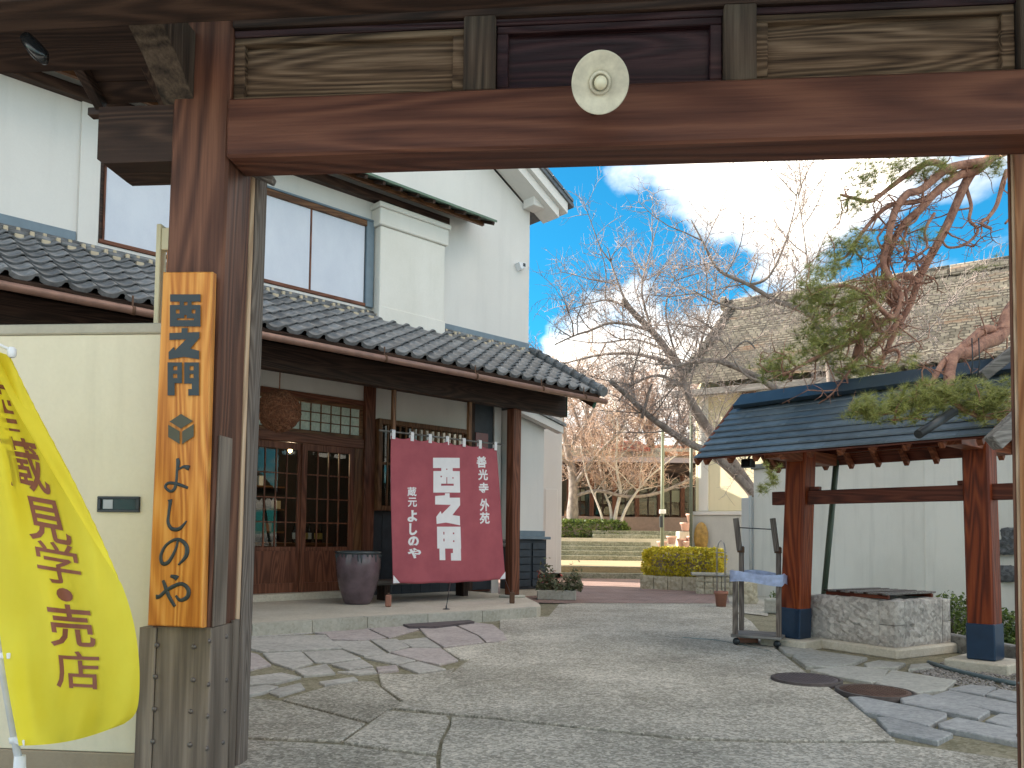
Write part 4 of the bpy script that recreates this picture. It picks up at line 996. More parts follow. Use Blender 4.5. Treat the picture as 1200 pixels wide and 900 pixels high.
N_NO = [[(203, 356), (258, 352), (258, 340), (284, 340), (284, 366), (350, 366), (350, 410), (300, 468), (346, 474), (346, 528), (262, 512), (212, 520), (210, 478), (234, 444), (240, 462), (290, 408), (203, 406)]]
N_MON = rects([(214, 536, 348, 664), (226, 664, 256, 732), (284, 690, 346, 734), (298, 664, 346, 690)], [(300, 570, 309, 580), (300, 616, 309, 626), (248, 566, 254, 582), (248, 606, 254, 622)])
def skew(p): return p
for glyph in ([r2p(r) for r in N_NISHI], N_NO, [r2p(r) for r in N_MON]):
    vs2, fs2 = [], []
    for poly in glyph: b0 = len(vs2); vs2 += poly; fs2.append(list(range(b0, b0 + len(poly))))
    print_on('printed_character', vs2, fs2, onnor, M_wprint, nr, 14)
for ch, x0, y0, x1, y1, bd in (('善', 446, 122, 504, 190, .03), ('光', 452, 200, 510, 264, .03), ('寺', 455, 278, 512, 344, .03), ('外', 458, 372, 514, 446, .03), ('苑', 456, 452, 516, 520, .03),
                               ('蔵', 34, 304, 88, 358, .02), ('元', 36, 366, 90, 420, .02), ('よ', 34, 440, 92, 508, .045), ('し', 44, 516, 92, 586, .05), ('の', 38, 592, 102, 652, .05), ('や', 36, 660, 116, 722, .05)):
    v2, f2 = text2d(ch, bd); print_on('printed_character', [(x0 + (x1 - x0) * x, y0 + (y1 - y0) * y) for x, y in v2], f2, onnor, M_wprint, nr, 14)
# tie strings and pegs
for k, (px, py) in enumerate(((455, 708), (523, 714), (600, 706))):
    g_ = H.loc(gnd(px, py, .13)); top = [(-2.31, NBt + .01), (-1.33, NBt - .01), (-.21, NBt + .01)][k]
    if k < 2: MB().tube([(top[0], ndep(*top), top[1]), (g_.x, g_.y, .16)], .006, 5).build('tie_cord', M_dkmet, nr)
    else: MB().tube([(top[0], ndep(*top), top[1]), (g_.x, g_.y, .20)], .004, 5).build('tie_cord', M_dkmet, nr)
for px, py, lab in ((455, 711, 'left'), (600, 707, 'right')):
    g_ = gnd(px, py, .13); wt = thing('curtain_weight', 'rusty brown tie weight on the platform ' + ('below the curtain corner near the jar' if lab == 'left' else 'in front of the eave post'), 'weight', (g_.x, g_.y, .13), group='curtain tie weights')
    MB().box(-.038, .038, -.038, .038, 0, .16, .012).build('body', M_terra if lab == 'left' else M_rust, wt); MB().lathe([(.014, .16), (.014, .185), (.0001, .187)], 10).build('eyelet', M_rust, wt)
g_ = gnd(523, 714, .13); pg = thing('ground_peg', 'thin dark peg plate on the platform edge under the curtain slit', 'peg', (g_.x, g_.y, .13)); MB().lathe([(.05, 0), (.045, .008), (.012, .014), (.008, .05), (.0001, .052)], 12).build('plate', M_dkmet, pg)

# ---- annex beside the shop: white wall, small verge, louvred dark base
an = thing('storehouse_annex', 'small white annex with dark louvred base right of the curtain', 'building', H.w(0, 0), rad(43))
ADp = 1.30; ax1 = H.on(637, 560, ADp)[0]; ax0 = 1.19
ze1 = H.on(662, 500, ADp - .22); zt0 = H.on(626, 482, ADp - .22)
sl = (zt0[1] - ze1[1]) / (ze1[0] - zt0[0]); zl = lambda a: ze1[1] + (ze1[0] - a) * sl
gable('wall', [(ax0, .9), (ax1, .9), (ax1, zl(ax1) - .05), (ax0, zl(ax0) - .05)], ADp, 6.5, P_white, an)
gable('roof', [(ax0 - .0, zl(ax0)), (ze1[0], ze1[1]), (ze1[0], ze1[1] + .05), (ax0 - .0, zl(ax0) + .05)], ADp - .26, 6.6, M_tile, an)
gable('verge_board', [(ax0 - .0, zl(ax0) - .14), (ze1[0] - .04, ze1[1] - .13), (ze1[0] - .04, ze1[1] - .003), (ax0 - .0, zl(ax0) - .003)], ADp - .22, ADp - .06, P_white, an)
bx1 = H.on(641, 660, ADp - .10)[0]; zb0 = H.on(625, 690, ADp - .1)[1]; zb1 = H.on(625, 632, ADp - .1)[1]; zb2 = H.on(625, 622, ADp - .1)[1]
MB().box(ax0, bx1 - .05, ADp - .06, ADp + .3, 0, zb0 - .002, .006).build('concrete_base', M_conc2, an)
lv = MB().box(ax0, bx1, ADp - .08, ADp + .3, zb0, zb1 - .003, .004).build('louvre_box', M_board, an)
for k in range(6):
    for (u0, u1) in ((ax0 + .05, (ax0 + bx1) / 2 - .03), ((ax0 + bx1) / 2 + .03, bx1 - .06)):
        z_ = zb0 + .06 + k * (zb1 - zb0 - .10) / 6; MB().beam(((u0 + u1) / 2 - (u1 - u0) / 2, ADp - .095, z_ + .05), (u1, ADp - .095, z_ + .05), .03, (zb1 - zb0 - .1) / 6 - .02, bev=.003).build('louvre_slat', M_louv, lv)
MB().box(ax0, bx1 + .06, ADp - .14, ADp + .0, zb1, zb1 + .05, .006).build('drip_ledge', M_band, an)
MB().box(ax0, bx1, ADp - .04, ADp - .002, zb1 + .052, .899 if .899 > zb1 + .1 else zb2, .003).build('flashing', M_band, an)
# further white storehouse
q0 = dep(637, 612, 21.0); q1 = dep(658, 612, 21.0); q2 = dep(640, 505, 21.0)
ws = thing('white_storehouse', 'tall narrow white storehouse end wall behind the annex', 'building', (q0.x, 21.0, 0))
wdt = q1.x - q0.x
MB().box(-3, wdt, 0, 1.4, -.03, q2.z + .7, .01).build('wall', P_white, ws)
dz = dep(645, 573, 21).z; MB().box(dep(639, 600, 21).x - q0.x, dep(653, 600, 21).x - q0.x, -.03, -.002, .2, dz, .008).build('door', P_white, ws)
MB().box(-3.2, wdt + .12, -.15, 1.55, q2.z + .70, q2.z + .85, .02).build('roof', M_tile, ws)
# planter with flowers in front of the annex
pa, pb = gnd(629, 703), gnd(679, 704)
fp = thing('flower_planter', 'low stone planter with reddish and green plants in front of the annex', 'planter', (pa.x, pa.y, 0), math.atan2(pb.y - pa.y, pb.x - pa.x))
Lw = (pb - pa).length; MB().box(0, Lw * .92, 0, .34, 0, .17, .015).build('trough', M_curb, fp)
def leaves(mb, n, fpos, smin, smax, r):
    for _ in range(n):
        p = Vector(fpos(r)); s = r.uniform(smin, smax); t = Vector((r.gauss(0, 1), r.gauss(0, 1), r.gauss(.3, 1))).normalized(); u = t.orthogonal().normalized(); u = (u * math.cos(r.random() * 6.28) + t.cross(u) * math.sin(r.random() * 6.28)); v = t.cross(u)
        mb.add([p - u * s, p - v * s * .45 , p + u * s, p + v * s * .45], [(0, 1, 2, 3)])
r4 = random.Random(4); mb = MB()
leaves(mb, 1500, lambda r: ((lambda x: (x * Lw * 1.05, .17 + r.gauss(0, .11), .17 + abs(r.gauss(0, .5)) * (.25 + .12 * math.sin(x * 9)) ))(r.random())), .02, .05, r4)
stuff(mb.build('foliage', M_shrub, fp))
mb = MB(); leaves(mb, 90, lambda r: (r.random() ** 1.6 * Lw * .6, .10 + r.random() * .2, .28 + r.random() * .22), .018, .035, r4); mb.build('blossoms', M_flower, fp)
# drain plate on the ground
dp = MB(); P = [gnd(*p, 0) for p in ((462, 730), (500, 726), (535, 725), (556, 731), (510, 737), (480, 737))]
dp.prism([(p.x, p.y) for p in P][::-1], lambda p: (*p, .0), lambda p: (*p, .03)); tag(dp.build('drain_plate', M_plate), 'flat plum coloured metal drain plate in the paving below the platform', 'plate')

# ================================================================ WELL SHELTER (local: a to the right along the eave, d away)
SO = gnd(1155, 770, .1); S = Fr((SO.x, SO.y), rad(-49))
ws_ = thing('well_shelter', 'small well shelter with red brown posts, navy metal shoes and blue slate gabled roof', 'shelter', S.w(0, 0), rad(-49))
def sbox(name, a0, a1, d0, d1, z0, z1, mat, parent=ws_, bev=.004): return MB().box(a0, a1, d0, d1, z0, z1, bev).build(name, mat, parent)
ZE, ZR, DEV = 1.925, 2.60, .75
SA0, SA1 = -2.50, .34
for (ab, at_, wd) in ((-1.79, -1.69, .225), (0.0, -.035, .215)):
    m = MB(); lo_ = (ab, 0, .10); hi_ = (at_, 0, 2.42); m.beam(lo_, hi_, wd, wd, up=(0, 1, 0), bev=.016); po = m.build('post', W_orgz, ws_)
    k = (at_ - ab) / 2.32; m = MB(); m.beam((ab, 0, .085), (ab + k * .31, 0, .395), wd + .012, wd + .012, up=(0, 1, 0), bev=.008); m.build('metal_shoe', M_navy, po)
    sbox('base_stone', ab - .25, ab + .25, -.25, .25, -.02, .082, M_conc2, ws_, .012)
sbox('tie_beam', -2.02, .42, -.045, .045, 1.46, 1.60, W_orgx)
sbox('wedge', -1.60, -1.50, -.03, .03, 1.602, 1.64, W_orgx); sbox('wedge', -.20, -.13, -.03, .03, 1.602, 1.64, W_orgx)
for a in (-1.70, -.03): sbox('bracket_beam', a - .075, a + .075, -.60, .60, 1.90, 2.02, W_orgy)
for d in (-.52, .52): sbox('eave_purlin', SA0 + .10, SA1 - .04, d - .045, d + .045, 2.022, 2.075, W_orgx)
sbox('ridge_purlin', SA0 + .15, SA1 - .06, -.055, .055, 2.38, 2.49, W_orgx)
sl_s = (ZR - ZE) / DEV
for sg_ in (-1, 1):
    for k in range(10):
        a = SA0 + .12 + k * (SA1 - SA0 - .24) / 9
        MB().beam((a, sg_ * (DEV - .03), ZE - .066 + .03 * sl_s), (a, sg_ * .03, ZR - .07), .045, .06, up=(0, 0, 1), bev=.003).build('rafter', W_orgy, ws_)
    # soffit boards
    for k in range(6):
        d0 = DEV * k / 6 + .004; d1 = DEV * (k + 1) / 6 - .004; z0 = ZR - d0 * sl_s - .012; z1 = ZR - d1 * sl_s - .012; dd0, dd1 = sg_ * d0, sg_ * d1
        m = MB(); m.add([(SA0 + .02, dd0, z0), (SA1 - .02, dd0, z0), (SA1 - .02, dd1, z1), (SA0 + .02, dd1, z1), (SA0 + .02, dd0, z0 + .014), (SA1 - .02, dd0, z0 + .014), (SA1 - .02, dd1, z1 + .014), (SA0 + .02, dd1, z1 + .014)],
                        [(0, 1, 2, 3), (7, 6, 5, 4), (0, 4, 5, 1), (2, 6, 7, 3), (0, 3, 7, 4), (1, 5, 6, 2)]); m.build('soffit_board', W_orgx, ws_)
    for d in (.22, .5): MB().box(SA0 + .04, SA1 - .04, sg_ * d - .015, sg_ * d + .015, ZR - d * sl_s - .05, ZR - d * sl_s - .028, .002).build('batten', W_orgx, ws_)
    # slate courses
    NCR = 9
    for r in range(NCR):
        u0, u1 = r / NCR, (r + 1) / NCR; npan = 5; off = .5 * (r % 2)
        edges = [SA0] + [SA0 + (SA1 - SA0) * (k + off + .5) / npan for k in range(npan) if 0 < (k + off + .5) / npan < .97] + [SA1]
        for x0, x1 in zip(edges[:-1], edges[1:]):
            dA, dB_ = sg_ * DEV * (1 - u0) , sg_ * DEV * (1 - u1); zA = ZE + (ZR - ZE) * u0 + .030; zB = ZE + (ZR - ZE) * u1 + .014
            dB_ *= .985 if r < NCR - 1 else 1
            m = MB(); g = .0015; t_ = .016
            m.add([(x0 + g, dA * 1.012, zA), (x1 - g, dA * 1.012, zA), (x1 - g, dB_, zB), (x0 + g, dB_, zB), (x0 + g, dA * 1.012, zA - t_), (x1 - g, dA * 1.012, zA - t_), (x1 - g, dB_, zB - t_ * .3), (x0 + g, dB_, zB - t_ * .3)],
                  [(0, 1, 2, 3), (7, 6, 5, 4), (0, 4, 5, 1), (0, 3, 7, 4), (1, 5, 6, 2), (2, 6, 7, 3)]); m.build('slate_panel', M_slatep, ws_)
m = MB(); m.prism([(-.20, ZR - .07), (-.16, ZR - .10), (0, ZR + .03), (.16, ZR - .10), (.20, ZR - .07), (.03, ZR + .075), (-.03, ZR + .075)], lambda p: (SA0 + .10, p[0], p[1] + .02), lambda p: (SA1 + .02, p[0], p[1] + .02)); m.build('ridge_cap', M_ridge, ws_)
for sg_ in (-1, 1):
    for aa in (SA0 + .0, SA1 - .03):
        MB().beam((aa + .015, sg_ * (DEV - .01), ZE - .03), (aa + .015, sg_ * .01, ZR - .03), .03, .085, bev=.003).build('bargeboard', W_orgy, ws_)
# black floodlight under the eave
fx, fz = S.on(877, 543, -.45)
fl = thing('floodlight', 'small black floodlight under the left eave of the well shelter', 'light', S.w(fx, -.45, fz), rad(-49))
MB().box(-.06, .06, -.05, .04, -.045, .045, .008).build('housing', M_dkmet, fl); MB().box(-.05, .05, -.056, -.051, -.035, .035).build('lens', plain('dark_lens', (.01, .01, .012), .1), fl)
MB().tube([(0, 0, .045), (0, .12, .20), (.08, .25, .26)], .012, 6).build('bracket', M_dkmet, fl)

# ---- stone well
WF, WL, WR = gnd(1052, 772, 0), gnd(951, 754, 0), gnd(1114, 761, 0)
wang = math.atan2(WF.y - WL.y, WF.x - WL.x) + rad(9); ln = (WF - WL).length; wr_ = (WR - WF).length * .97
well = thing('stone_well', 'square rough granite well with stepped concrete foot and slatted wooden lid', 'well', (WF.x, WF.y, 0), wang)
MB().box(-ln, 0, 0, wr_ * .98, -.02, .085, .018).build('foot', M_conc2, well)
def rough(x0, x1, y0, y1, z0, z1, amp, seed, cell=.05):
    nx, ny, nz = [max(2, int((b - a) / cell)) for a, b in ((x0, x1), (y0, y1), (z0, z1))]
    bm = bmesh.new(); bmesh.ops.create_cube(bm, size=1.0); bmesh.ops.subdivide_edges(bm, edges=bm.edges[:], cuts=max(nx, ny, nz) - 1, use_grid_fill=True)
    m = MB(); vs = []
    for v in bm.verts:
        c = v.co; p = Vector((x0 + (c.x + .5) * (x1 - x0), y0 + (c.y + .5) * (y1 - y0), z0 + (c.z + .5) * (z1 - z0)))
        edge = sorted([.5 - abs(c.x), .5 - abs(c.y), .5 - abs(c.z)])[1]; k = min(1, edge * 9)
        n = mnoise.fractal(p * 9 + Vector((seed, 0, 0)), .8, 2.1, 4); nrm = Vector((c.x if abs(c.x) > .499 else 0, c.y if abs(c.y) > .499 else 0, c.z if abs(c.z) > .499 else 0))
        if nrm.length > 0: nrm.normalize()
        p += nrm * (abs(n) * amp * k - (0 if k > .05 else .004)); vs.append(p)
    bm.verts.index_update(); fs = [[v.index for v in f.verts] for f in bm.faces]; bm.free(); m.add(vs, fs); return m
zw = .52; ins = .07
rough(-ln + ins, -ins - .17, ins, ins + .16, .085, zw, .030, 1).build('granite_block', M_granite, well)
rough(-ins - .168, -ins, ins, ins + .16, .085, .29, .03, 5).build('granite_block', M_granite, well); rough(-ins - .168, -ins, ins, ins + .16, .293, zw, .03, 9).build('granite_block', M_granite, well)
rough(-ins - .16, -ins - .001, ins + .162, wr_ * .93 - .14, .085, zw, .030, 13).build('granite_block', M_granite, well)
rough(-ins - .16, -ins, wr_ * .93 - .138, wr_ * .93, .085, .30, .02, 17).build('granite_block', M_granite, well); rough(-ins - .16, -ins, wr_ * .93 - .138, wr_ * .93, .303, zw, .02, 21).build('granite_block', M_granite, well)
rough(-ln + ins, -ins - .162, wr_ * .93 - .16, wr_ * .93, .085, zw, .03, 25).build('granite_block', M_granite, well); rough(-ln + ins, -ln + ins + .16, ins + .162, wr_ * .93 - .162, .085, zw, .03, 29).build('granite_block', M_granite, well)
lid = MB().box(-ln + ins + .16, -ins - .10, ins + .05, ins + .085, zw + .012, zw + .05, .006).build('lid', W_orgx, well)
MB().box(-ln + ins + .16, -ins - .10, wr_ * .93 - .16, wr_ * .93 - .125, zw + .012, zw + .05, .006).build('lid_batten', W_orgx, lid)
for k in range(14):
    x = -ln + ins + .15 + k * (ln - 2 * ins - .25) / 14; MB().box(x, x + (ln - 2 * ins - .25) / 14 - .012, ins + .03, wr_ * .93 - .06, zw + .051, zw + .066 + .004 * (k % 2), .003).build('lid_slat', W_greyx if k % 3 else W_drky, lid)
# ---- leaning green pole
g1 = S.w(S.on(961, 700, .9)[0], .9, .03); g2 = S.w(S.on(981, 556, .70)[0], .70, 2.02)
pz = thing('leaning_pole', 'dark green pole leaning behind the stone well under the shelter', 'pole', g1); MB().tube([(0, 0, 0), tuple(g2 - g1)], .032, 10).build('shaft', M_pole, pz)

# ---- white wall behind the shelter
W1, W2 = (4.75, 15.6), (6.7, 12.0); WW = Fr(W1, math.atan2(W2[1] - W1[1], W2[0] - W1[0])); wwr = WW.ang
wb = thing('white_courtyard_wall', 'weathered white plaster wall behind the well shelter', 'wall', WW.w(0, 0), wwr)
MB().box(0, 3.62, 0, .22, -.03, 2.46, .01).build('wall_face', P_wallw, wb)
MB().box(3.624, 9.0, -.035, .22, -.03, 2.46, .01).build('wall_face', P_wallw, wb)
MB().box(-.02, 9.0, -.06, .28, 2.462, 2.56, .012).build('coping', M_tile, wb)
pe = MB().box(-.36, -.012, .02, .24, -.03, 1.92, .02).build('end_pillar', P_white, wb)
MB().tube([(-.05, -.03, 0), (-.05, -.03, 1.95)], .03, 8).build('downpipe', P_grey, wb)
# dark wall ornaments at the right
ox = WW.on(1181, 641, 0)
mx = thing('wall_ornament', 'dark cloud shaped stones fixed to the white wall beside the gate post', 'ornament', WW.w(ox[0], -.04, ox[1]), wwr)
for cx, cz, r in ((-.18, -.06, .10), (.0, .0, .14), (.12, .16, .15), (.22, .02, .12)): m = rough(cx - r, cx + r, -.07, .0, cz - r * .7, cz + r * .7, .03, cx * 9, .04); m.build('stone', M_rock, mx)
ox2 = WW.on(1182, 672, 0); mx2 = thing('wall_ornament', 'small dark stone low on the white wall beneath the larger ornament', 'ornament', WW.w(ox2[0], -.04, ox2[1]), wwr); rough(-.10, .12, -.07, 0, -.11, .11, .03, 3, .04).build('stone', M_rock, mx2)
# garden bed right of the well: kerb, shrubs, rocks
K1, K2 = gnd(1096, 757), gnd(1260, 792)
kb = struct(MB().beam((K1.x, K1.y, .06), (K2.x, K2.y, .06), .10, .20, bev=.012).build('bed_kerb', M_rockg))
def hump(mb, c, rx, ry, rz, n, smin, smax, r):
    def f(q):
        v = Vector((q.gauss(0, 1), q.gauss(0, 1), abs(q.gauss(0, 1)))).normalized() * (q.random() ** .25); k = 1 + .22 * mnoise.noise(Vector((v.x * 2 + c[0], v.y * 2 + c[1], v.z * 2)))
        return (c[0] + v.x * rx * k, c[1] + v.y * ry * k, c[2] + v.z * rz * k)
    leaves(mb, n, f, smin, smax, r)
for (px, py, rr, hh, lab) in ((1122, 752, .42, .52, 'green clipped shrub between the stone well and the right shelter post'), (1182, 768, .34, .42, 'small green shrub beside the right shelter post near the gate')):
    c = gnd(px, py); c += Vector((.10, .30, 0)); shb = thing('garden_shrub', lab, 'shrub', (c.x, c.y, 0), group='low shrubs by the well')
    mb = MB(); hump(mb, (0, 0, 0), rr, rr, hh, 2400, .016, .034, r4); stuff(mb.build('foliage', M_hedgeg, shb)); MB().tube([(0, 0, -.02), (.03, 0, hh * .5)], [.03, .015], 6).build('stem', M_bark, shb)
for (px, py, s, lab) in ((1127, 737, .17, 'grey garden rock in front of the clipped shrub'), (1180, 745, .13, 'smaller grey rock behind the right shelter post')):
    c = gnd(px, py, 0); tag(rough(-s, s, -s * .8, s * .8, -.02, s * 1.4, s * .35, px, .07).build('garden_rock', M_rockg), lab, 'rock').location = (c.x + .1, c.y + .25, .0)
# hose
hp = [gnd(*p, .018) for p in ((1088, 776), (1110, 783), (1140, 790.5), (1168, 797), (1215, 806))]
tag(MB().tube(hp, .019, 8).build('garden_hose', M_hose), 'dark grey hose lying on the gravel below the right shelter post', 'hose')
# manholes
for px, py, r, lab in ((945, 795, .235, 'grey round manhole cover nearer the wheeled timber stand'), (1025.5, 809.5, .24, 'rusty brown round manhole cover in front of the well')):
    c = gnd(px, py, .02); mh = thing('manhole_cover', lab, 'manhole cover', (c.x, c.y, .018), group='manhole covers')
    mt = M_plate if px < 1000 else plain('rust_iron', (.12, .068, .05), .65, .3, .3, 20)
    MB().lathe([(r + .03, -.03), (r + .03, .004), (r, .005), (r, -.002)], 44).build('ring', M_iron, mh)
    m = MB(); m.lathe([(r - .004, -.02), (r - .004, .005), (.0001, .0052)], 44); cv = m.build('cover', mt, mh)
    m = MB(); g_ = .028
    n_ = int(r / g_)
    for i in range(-n_, n_ + 1):
        for j in range(-n_, n_ + 1):
            if math.hypot(i * g_, j * g_) < r - .03: m.box(i * g_ - .009, i * g_ + .009, j * g_ - .006, j * g_ + .006, .0045, .0085)
    stuff(m.build('tread_pattern', mt, cv))

# ---- wheeled timber stand
c0, c1 = gnd(856, 746, .09), gnd(916, 750, .09); ca_ = math.atan2(c1.y - c0.y, c1.x - c0.x); cwid = (c1 - c0).length; cdp = .46
cart = thing('timber_stand', 'weathered timber stand on castors wrapped with lavender plastic tape', 'stand', (c0.x, c0.y, 0), ca_)
MB().box(0, cwid, 0, cdp, .085, .115, .006).build('platform', W_greyx, cart)
CF = Fr((c0.x, c0.y), ca_)
for x in (.05, cwid - .05):
    for y in (.05, cdp - .05): MB().lathe([(.0001, -.015), (.035, -.015), (.038, 0), (.035, .015), (.0001, .015)], 14, Matrix.Translation((x, y, .04)) @ Matrix.Rotation(rad(90), 4, 'X')).build('castor', M_dkmet, cart)
for a in (.045, cwid - .03): MB().box(a - .025, a + .025, .0, .045, .116, .66, .004).build('front_upright', W_greyz, cart)
for a, s in ((.03, -1), (cwid - .09, 1)):
    MB().box(a - .024, a + .024, cdp - .048, cdp, .116, 1.02, .004).build('rear_upright', W_greyz, cart)
    MB().beam((a - .012, cdp - .055, .97), (a - .055, cdp - .05, 1.32), .055, .045, up=(0, 1, 0)).build('hooked_top', W_greyz, cart)
    MB().box(a - .038, a + .038, cdp - .06, cdp - .051, .95, 1.01, .002).build('joint_plate', M_rust, cart)
MB().tube([(0.0, cdp - .06, 1.22), (cwid - .10, cdp - .06, 1.20)], .006, 5).build('string', M_dkmet, cart)
m = MB(); lp = [(-.005, -.012), (cwid + .01, -.012), (cwid + .025, .3), (cwid - .04, cdp + .012), (-.02, cdp + .012)]
ring = []
for i in range(5):
    p, q = lp[i], lp[(i + 1) % 5]
    for k in range(6): u = k / 6; ring.append((p[0] + (q[0] - p[0]) * u, p[1] + (q[1] - p[1]) * u))
vs = []; n = len(ring)
for j in range(5):
    for i, p in enumerate(ring): vs.append((p[0], p[1] + .01 * math.sin(i * 1.9 + j), .655 + .105 * j / 4 + .014 * math.sin(i * .9 + j * .3) - .02 * (p[0] / cwid)))
m.add(vs, [(j * n + i, j * n + (i + 1) % n, (j + 1) * n + (i + 1) % n, (j + 1) * n + i) for j in range(4) for i in range(n)], True); m.build('tape_wrap', M_lav, cart)
bk = gnd(880, 755, 0); MB()
tag(MB().box(-.10, .10, -.05, .05, 0, .07, .006).build('loose_brick', M_terra), 'red brick chocked under the front of the timber stand', 'brick').location = (bk.x, bk.y + .12, .004)
# painted teal line, pale hose line
tl = [gnd(*p, .007) for p in ((800, 747), (840, 750), (872, 756), (905, 764))]
m = MB(); vs = []
for p in tl: vs += [(p.x, p.y - .02, .0075), (p.x, p.y + .035, .0075)]
m.add(vs, [(2 * i, 2 * i + 2, 2 * i + 3, 2 * i + 1) for i in range(3)]); tag(m.build('painted_line', plain('faded_teal_paint', (.10, .20, .20), .8, var=.4)), 'faded teal painted line curving across the concrete before the stand', 'line')
# stone trough with flowers by the wall, lantern stone
q = gnd(888, 722); tg_ = thing('stone_trough', 'pale stone planter trough with green leaves left of the shelter post', 'planter', (q.x + .25, q.y + .5, 0), rad(-40))
rough(0, .62, 0, .26, 0, .22, .012, 2, .06).build('trough', M_curb, tg_); m = MB(); leaves(m, 260, lambda r: (.05 + r.random() * .5, .05 + r.random() * .16, .22 + r.random() * .09), .015, .03, r4); m.build('foliage', M_hedgeg, tg_); m = MB(); leaves(m, 14, lambda r: (.3 + r.random() * .25, .05 + r.random() * .1, .26 + r.random() * .06), .015, .025, r4); m.build('blossoms', M_flower, tg_)
q = gnd(868, 712); tag(rough(-.16, .16, -.13, .13, 0, .34, .05, 6, .05).build('garden_stone', M_stonew), 'small weathered pale stone standing behind the timber stand', 'stone').location = (q.x + .35, q.y + .9, 0)
# trellis pot
q = gnd(845, 711); tp = thing('trellis_pot', 'terracotta pot holding a thin wire trellis left of the timber stand', 'pot', (q.x, q.y, 0))
pr_ = 7.6 / F * q.y; MB().lathe([(.0001, 0), (pr_ * .72, 0), (pr_ * .95, .20), (pr_ * 1.08, .205), (pr_ * 1.08, .25), (pr_ * .95, .25), (pr_ * .9, .2), (.0001, .2)], 20).build('pot', M_terra, tp)
ht = dep(845, 633, q.y).z; m = MB()
for k in range(4):
    an = k * math.pi / 2 + .4; m.tube([(math.cos(an) * .09, math.sin(an) * .09, .2), (math.cos(an) * .09, math.sin(an) * .09, ht - .15), (math.cos(an) * .06, math.sin(an) * .06, ht - .05), (0, 0, ht)], .006, 5)
for z in (.5, .8, ht - .2): m.tube([(math.cos(t * .785) * .09, math.sin(t * .785) * .09, z) for t in range(9)], .005, 5)
m.build('wire_trellis', M_steel, tp)

# ================================================================ YELLOW STOREHOUSE with the big tiled roof
KO = dep(815, 640, 21.0); KF = Fr((KO.x, KO.y), rad(-34))
ks = thing('yellow_storehouse', 'large old storehouse with cream yellow walls and a broad weathered tile roof', 'building', KF.w(0, 0), rad(-34))
MB().box(0, 13, 0, 8, 1.80, 5.02, .02).build('upper_wall', P_yel, ks)
MB().box(-.06, 13, -.06, 8, -.03, 1.70, .02).build('lower_wall', P_grey, ks)
MB().box(-.10, 13, -.10, 8, 1.702, 1.80, .01).build('ledge', P_white, ks)
MB().box(.10, .36, -.05, -.002, 1.81, 4.9, .01).build('wall_buttress', P_white2, ks)
MB().box(1.28, 1.62, -.14, -.002, 3.6, 4.95, .02).build('window_shutter', W_latz, ks); MB().box(1.66, 2.6, -.08, -.002, 3.4, 4.95, .01).build('plaster_panel', P_grey, ks)
def tiled_roof(a0, a1, dE, zE, dR, zR, mat, name, parent, pitch=.26, rows=28):
    m = MB(); nc = int((a1 - a0) / pitch) * 4; vs = []; fs = []
    for r in range(rows):
        for (u, lift) in ((r / rows, .075), ((r + 1) / rows, 0.0)):
            for i in range(nc + 1):
                a = a0 + (a1 - a0) * i / nc; ph = (i % 4) / 4; z = (0, .022, .008, -.010)[i % 4]
                jit_ = .015 * mnoise.noise(Vector((a * 2, r * 1.7, 0)))
                vs.append((a, dE + (dR - dE) * u, zE + (zR - zE) * u - .25 * math.sin(math.pi * u) * .6 + z + lift + jit_))
        b0 = r * 2 * (nc + 1)
        for i in range(nc): fs.append((b0 + i, b0 + i + 1, b0 + nc + 2 + i, b0 + nc + 1 + i))
        if r < rows - 1:
            b1 = b0 + nc + 1; b2 = (r + 1) * 2 * (nc + 1)
            for i in range(nc): fs.append((b1 + i, b1 + i + 1, b2 + i + 1, b2 + i))
    m.add(vs, fs); o = m.build(name, mat, parent); o['kind'] = 'stuff'; return o
def oldtile():
    m, t, b = newmat('weathered_tile'); co = objco(t)
    sx = t.nodes.new('ShaderNodeSeparateXYZ'); t.links.new(co, sx.inputs[0]); cx = t.nodes.new('ShaderNodeCombineXYZ'); t.links.new(sx.outputs[0], cx.inputs[0]); t.links.new(math1(t, 'MULTIPLY', sx.outputs[2], 1.0), cx.inputs[1])
    br = t.nodes.new('ShaderNodeTexBrick'); t.links.new(cx.outputs[0], br.inputs['Vector']); br.inputs['Scale'].default_value = 1.0; br.inputs['Brick Width'].default_value = .20; br.inputs['Row Height'].default_value = .105
    br.inputs['Mortar Size'].default_value = .017; br.inputs['Mortar Smooth'].default_value = .3; br.offset = .5; br.inputs['Color1'].default_value = (.14, .125, .10, 1); br.inputs['Color2'].default_value = (.27, .245, .20, 1); br.inputs['Mortar'].default_value = (.07, .06, .048, 1)
    n1 = noise(t, mapping(t, co, (1, 1, 1), False), .9, 6, .65); n3 = noise(t, mapping(t, co, (.35, 1, 2.6), False), 1.6, 4, .6)
    c = mixrgb(t, 1.0, br.outputs[0], ramp(t, n1, [(.3, (.75, .74, .72)), (.7, (1.25, 1.2, 1.12))]), 'MULTIPLY')
    c = mixrgb(t, math1(t, 'MULTIPLY', ramp(t, n3, [(.58, (0, 0, 0)), (.70, (1, 1, 1))]), .55), c, (.30, .17, .10))
    t.links.new(c, b.inputs['Base Color']); b.inputs['Roughness'].default_value = .8; return m
M_old = oldtile()
tiled_roof(-.45, 13.2, -.75, 4.98, 4.0, 8.25, M_old, 'roof_tiles', ks)
MB().add([(-.45, 8.75, 4.95), (13.2, 8.75, 4.95), (13.2, 4.0, 8.22), (-.45, 4.0, 8.22)], [(0, 1, 2, 3)]).build('rear_roof', M_old, ks)
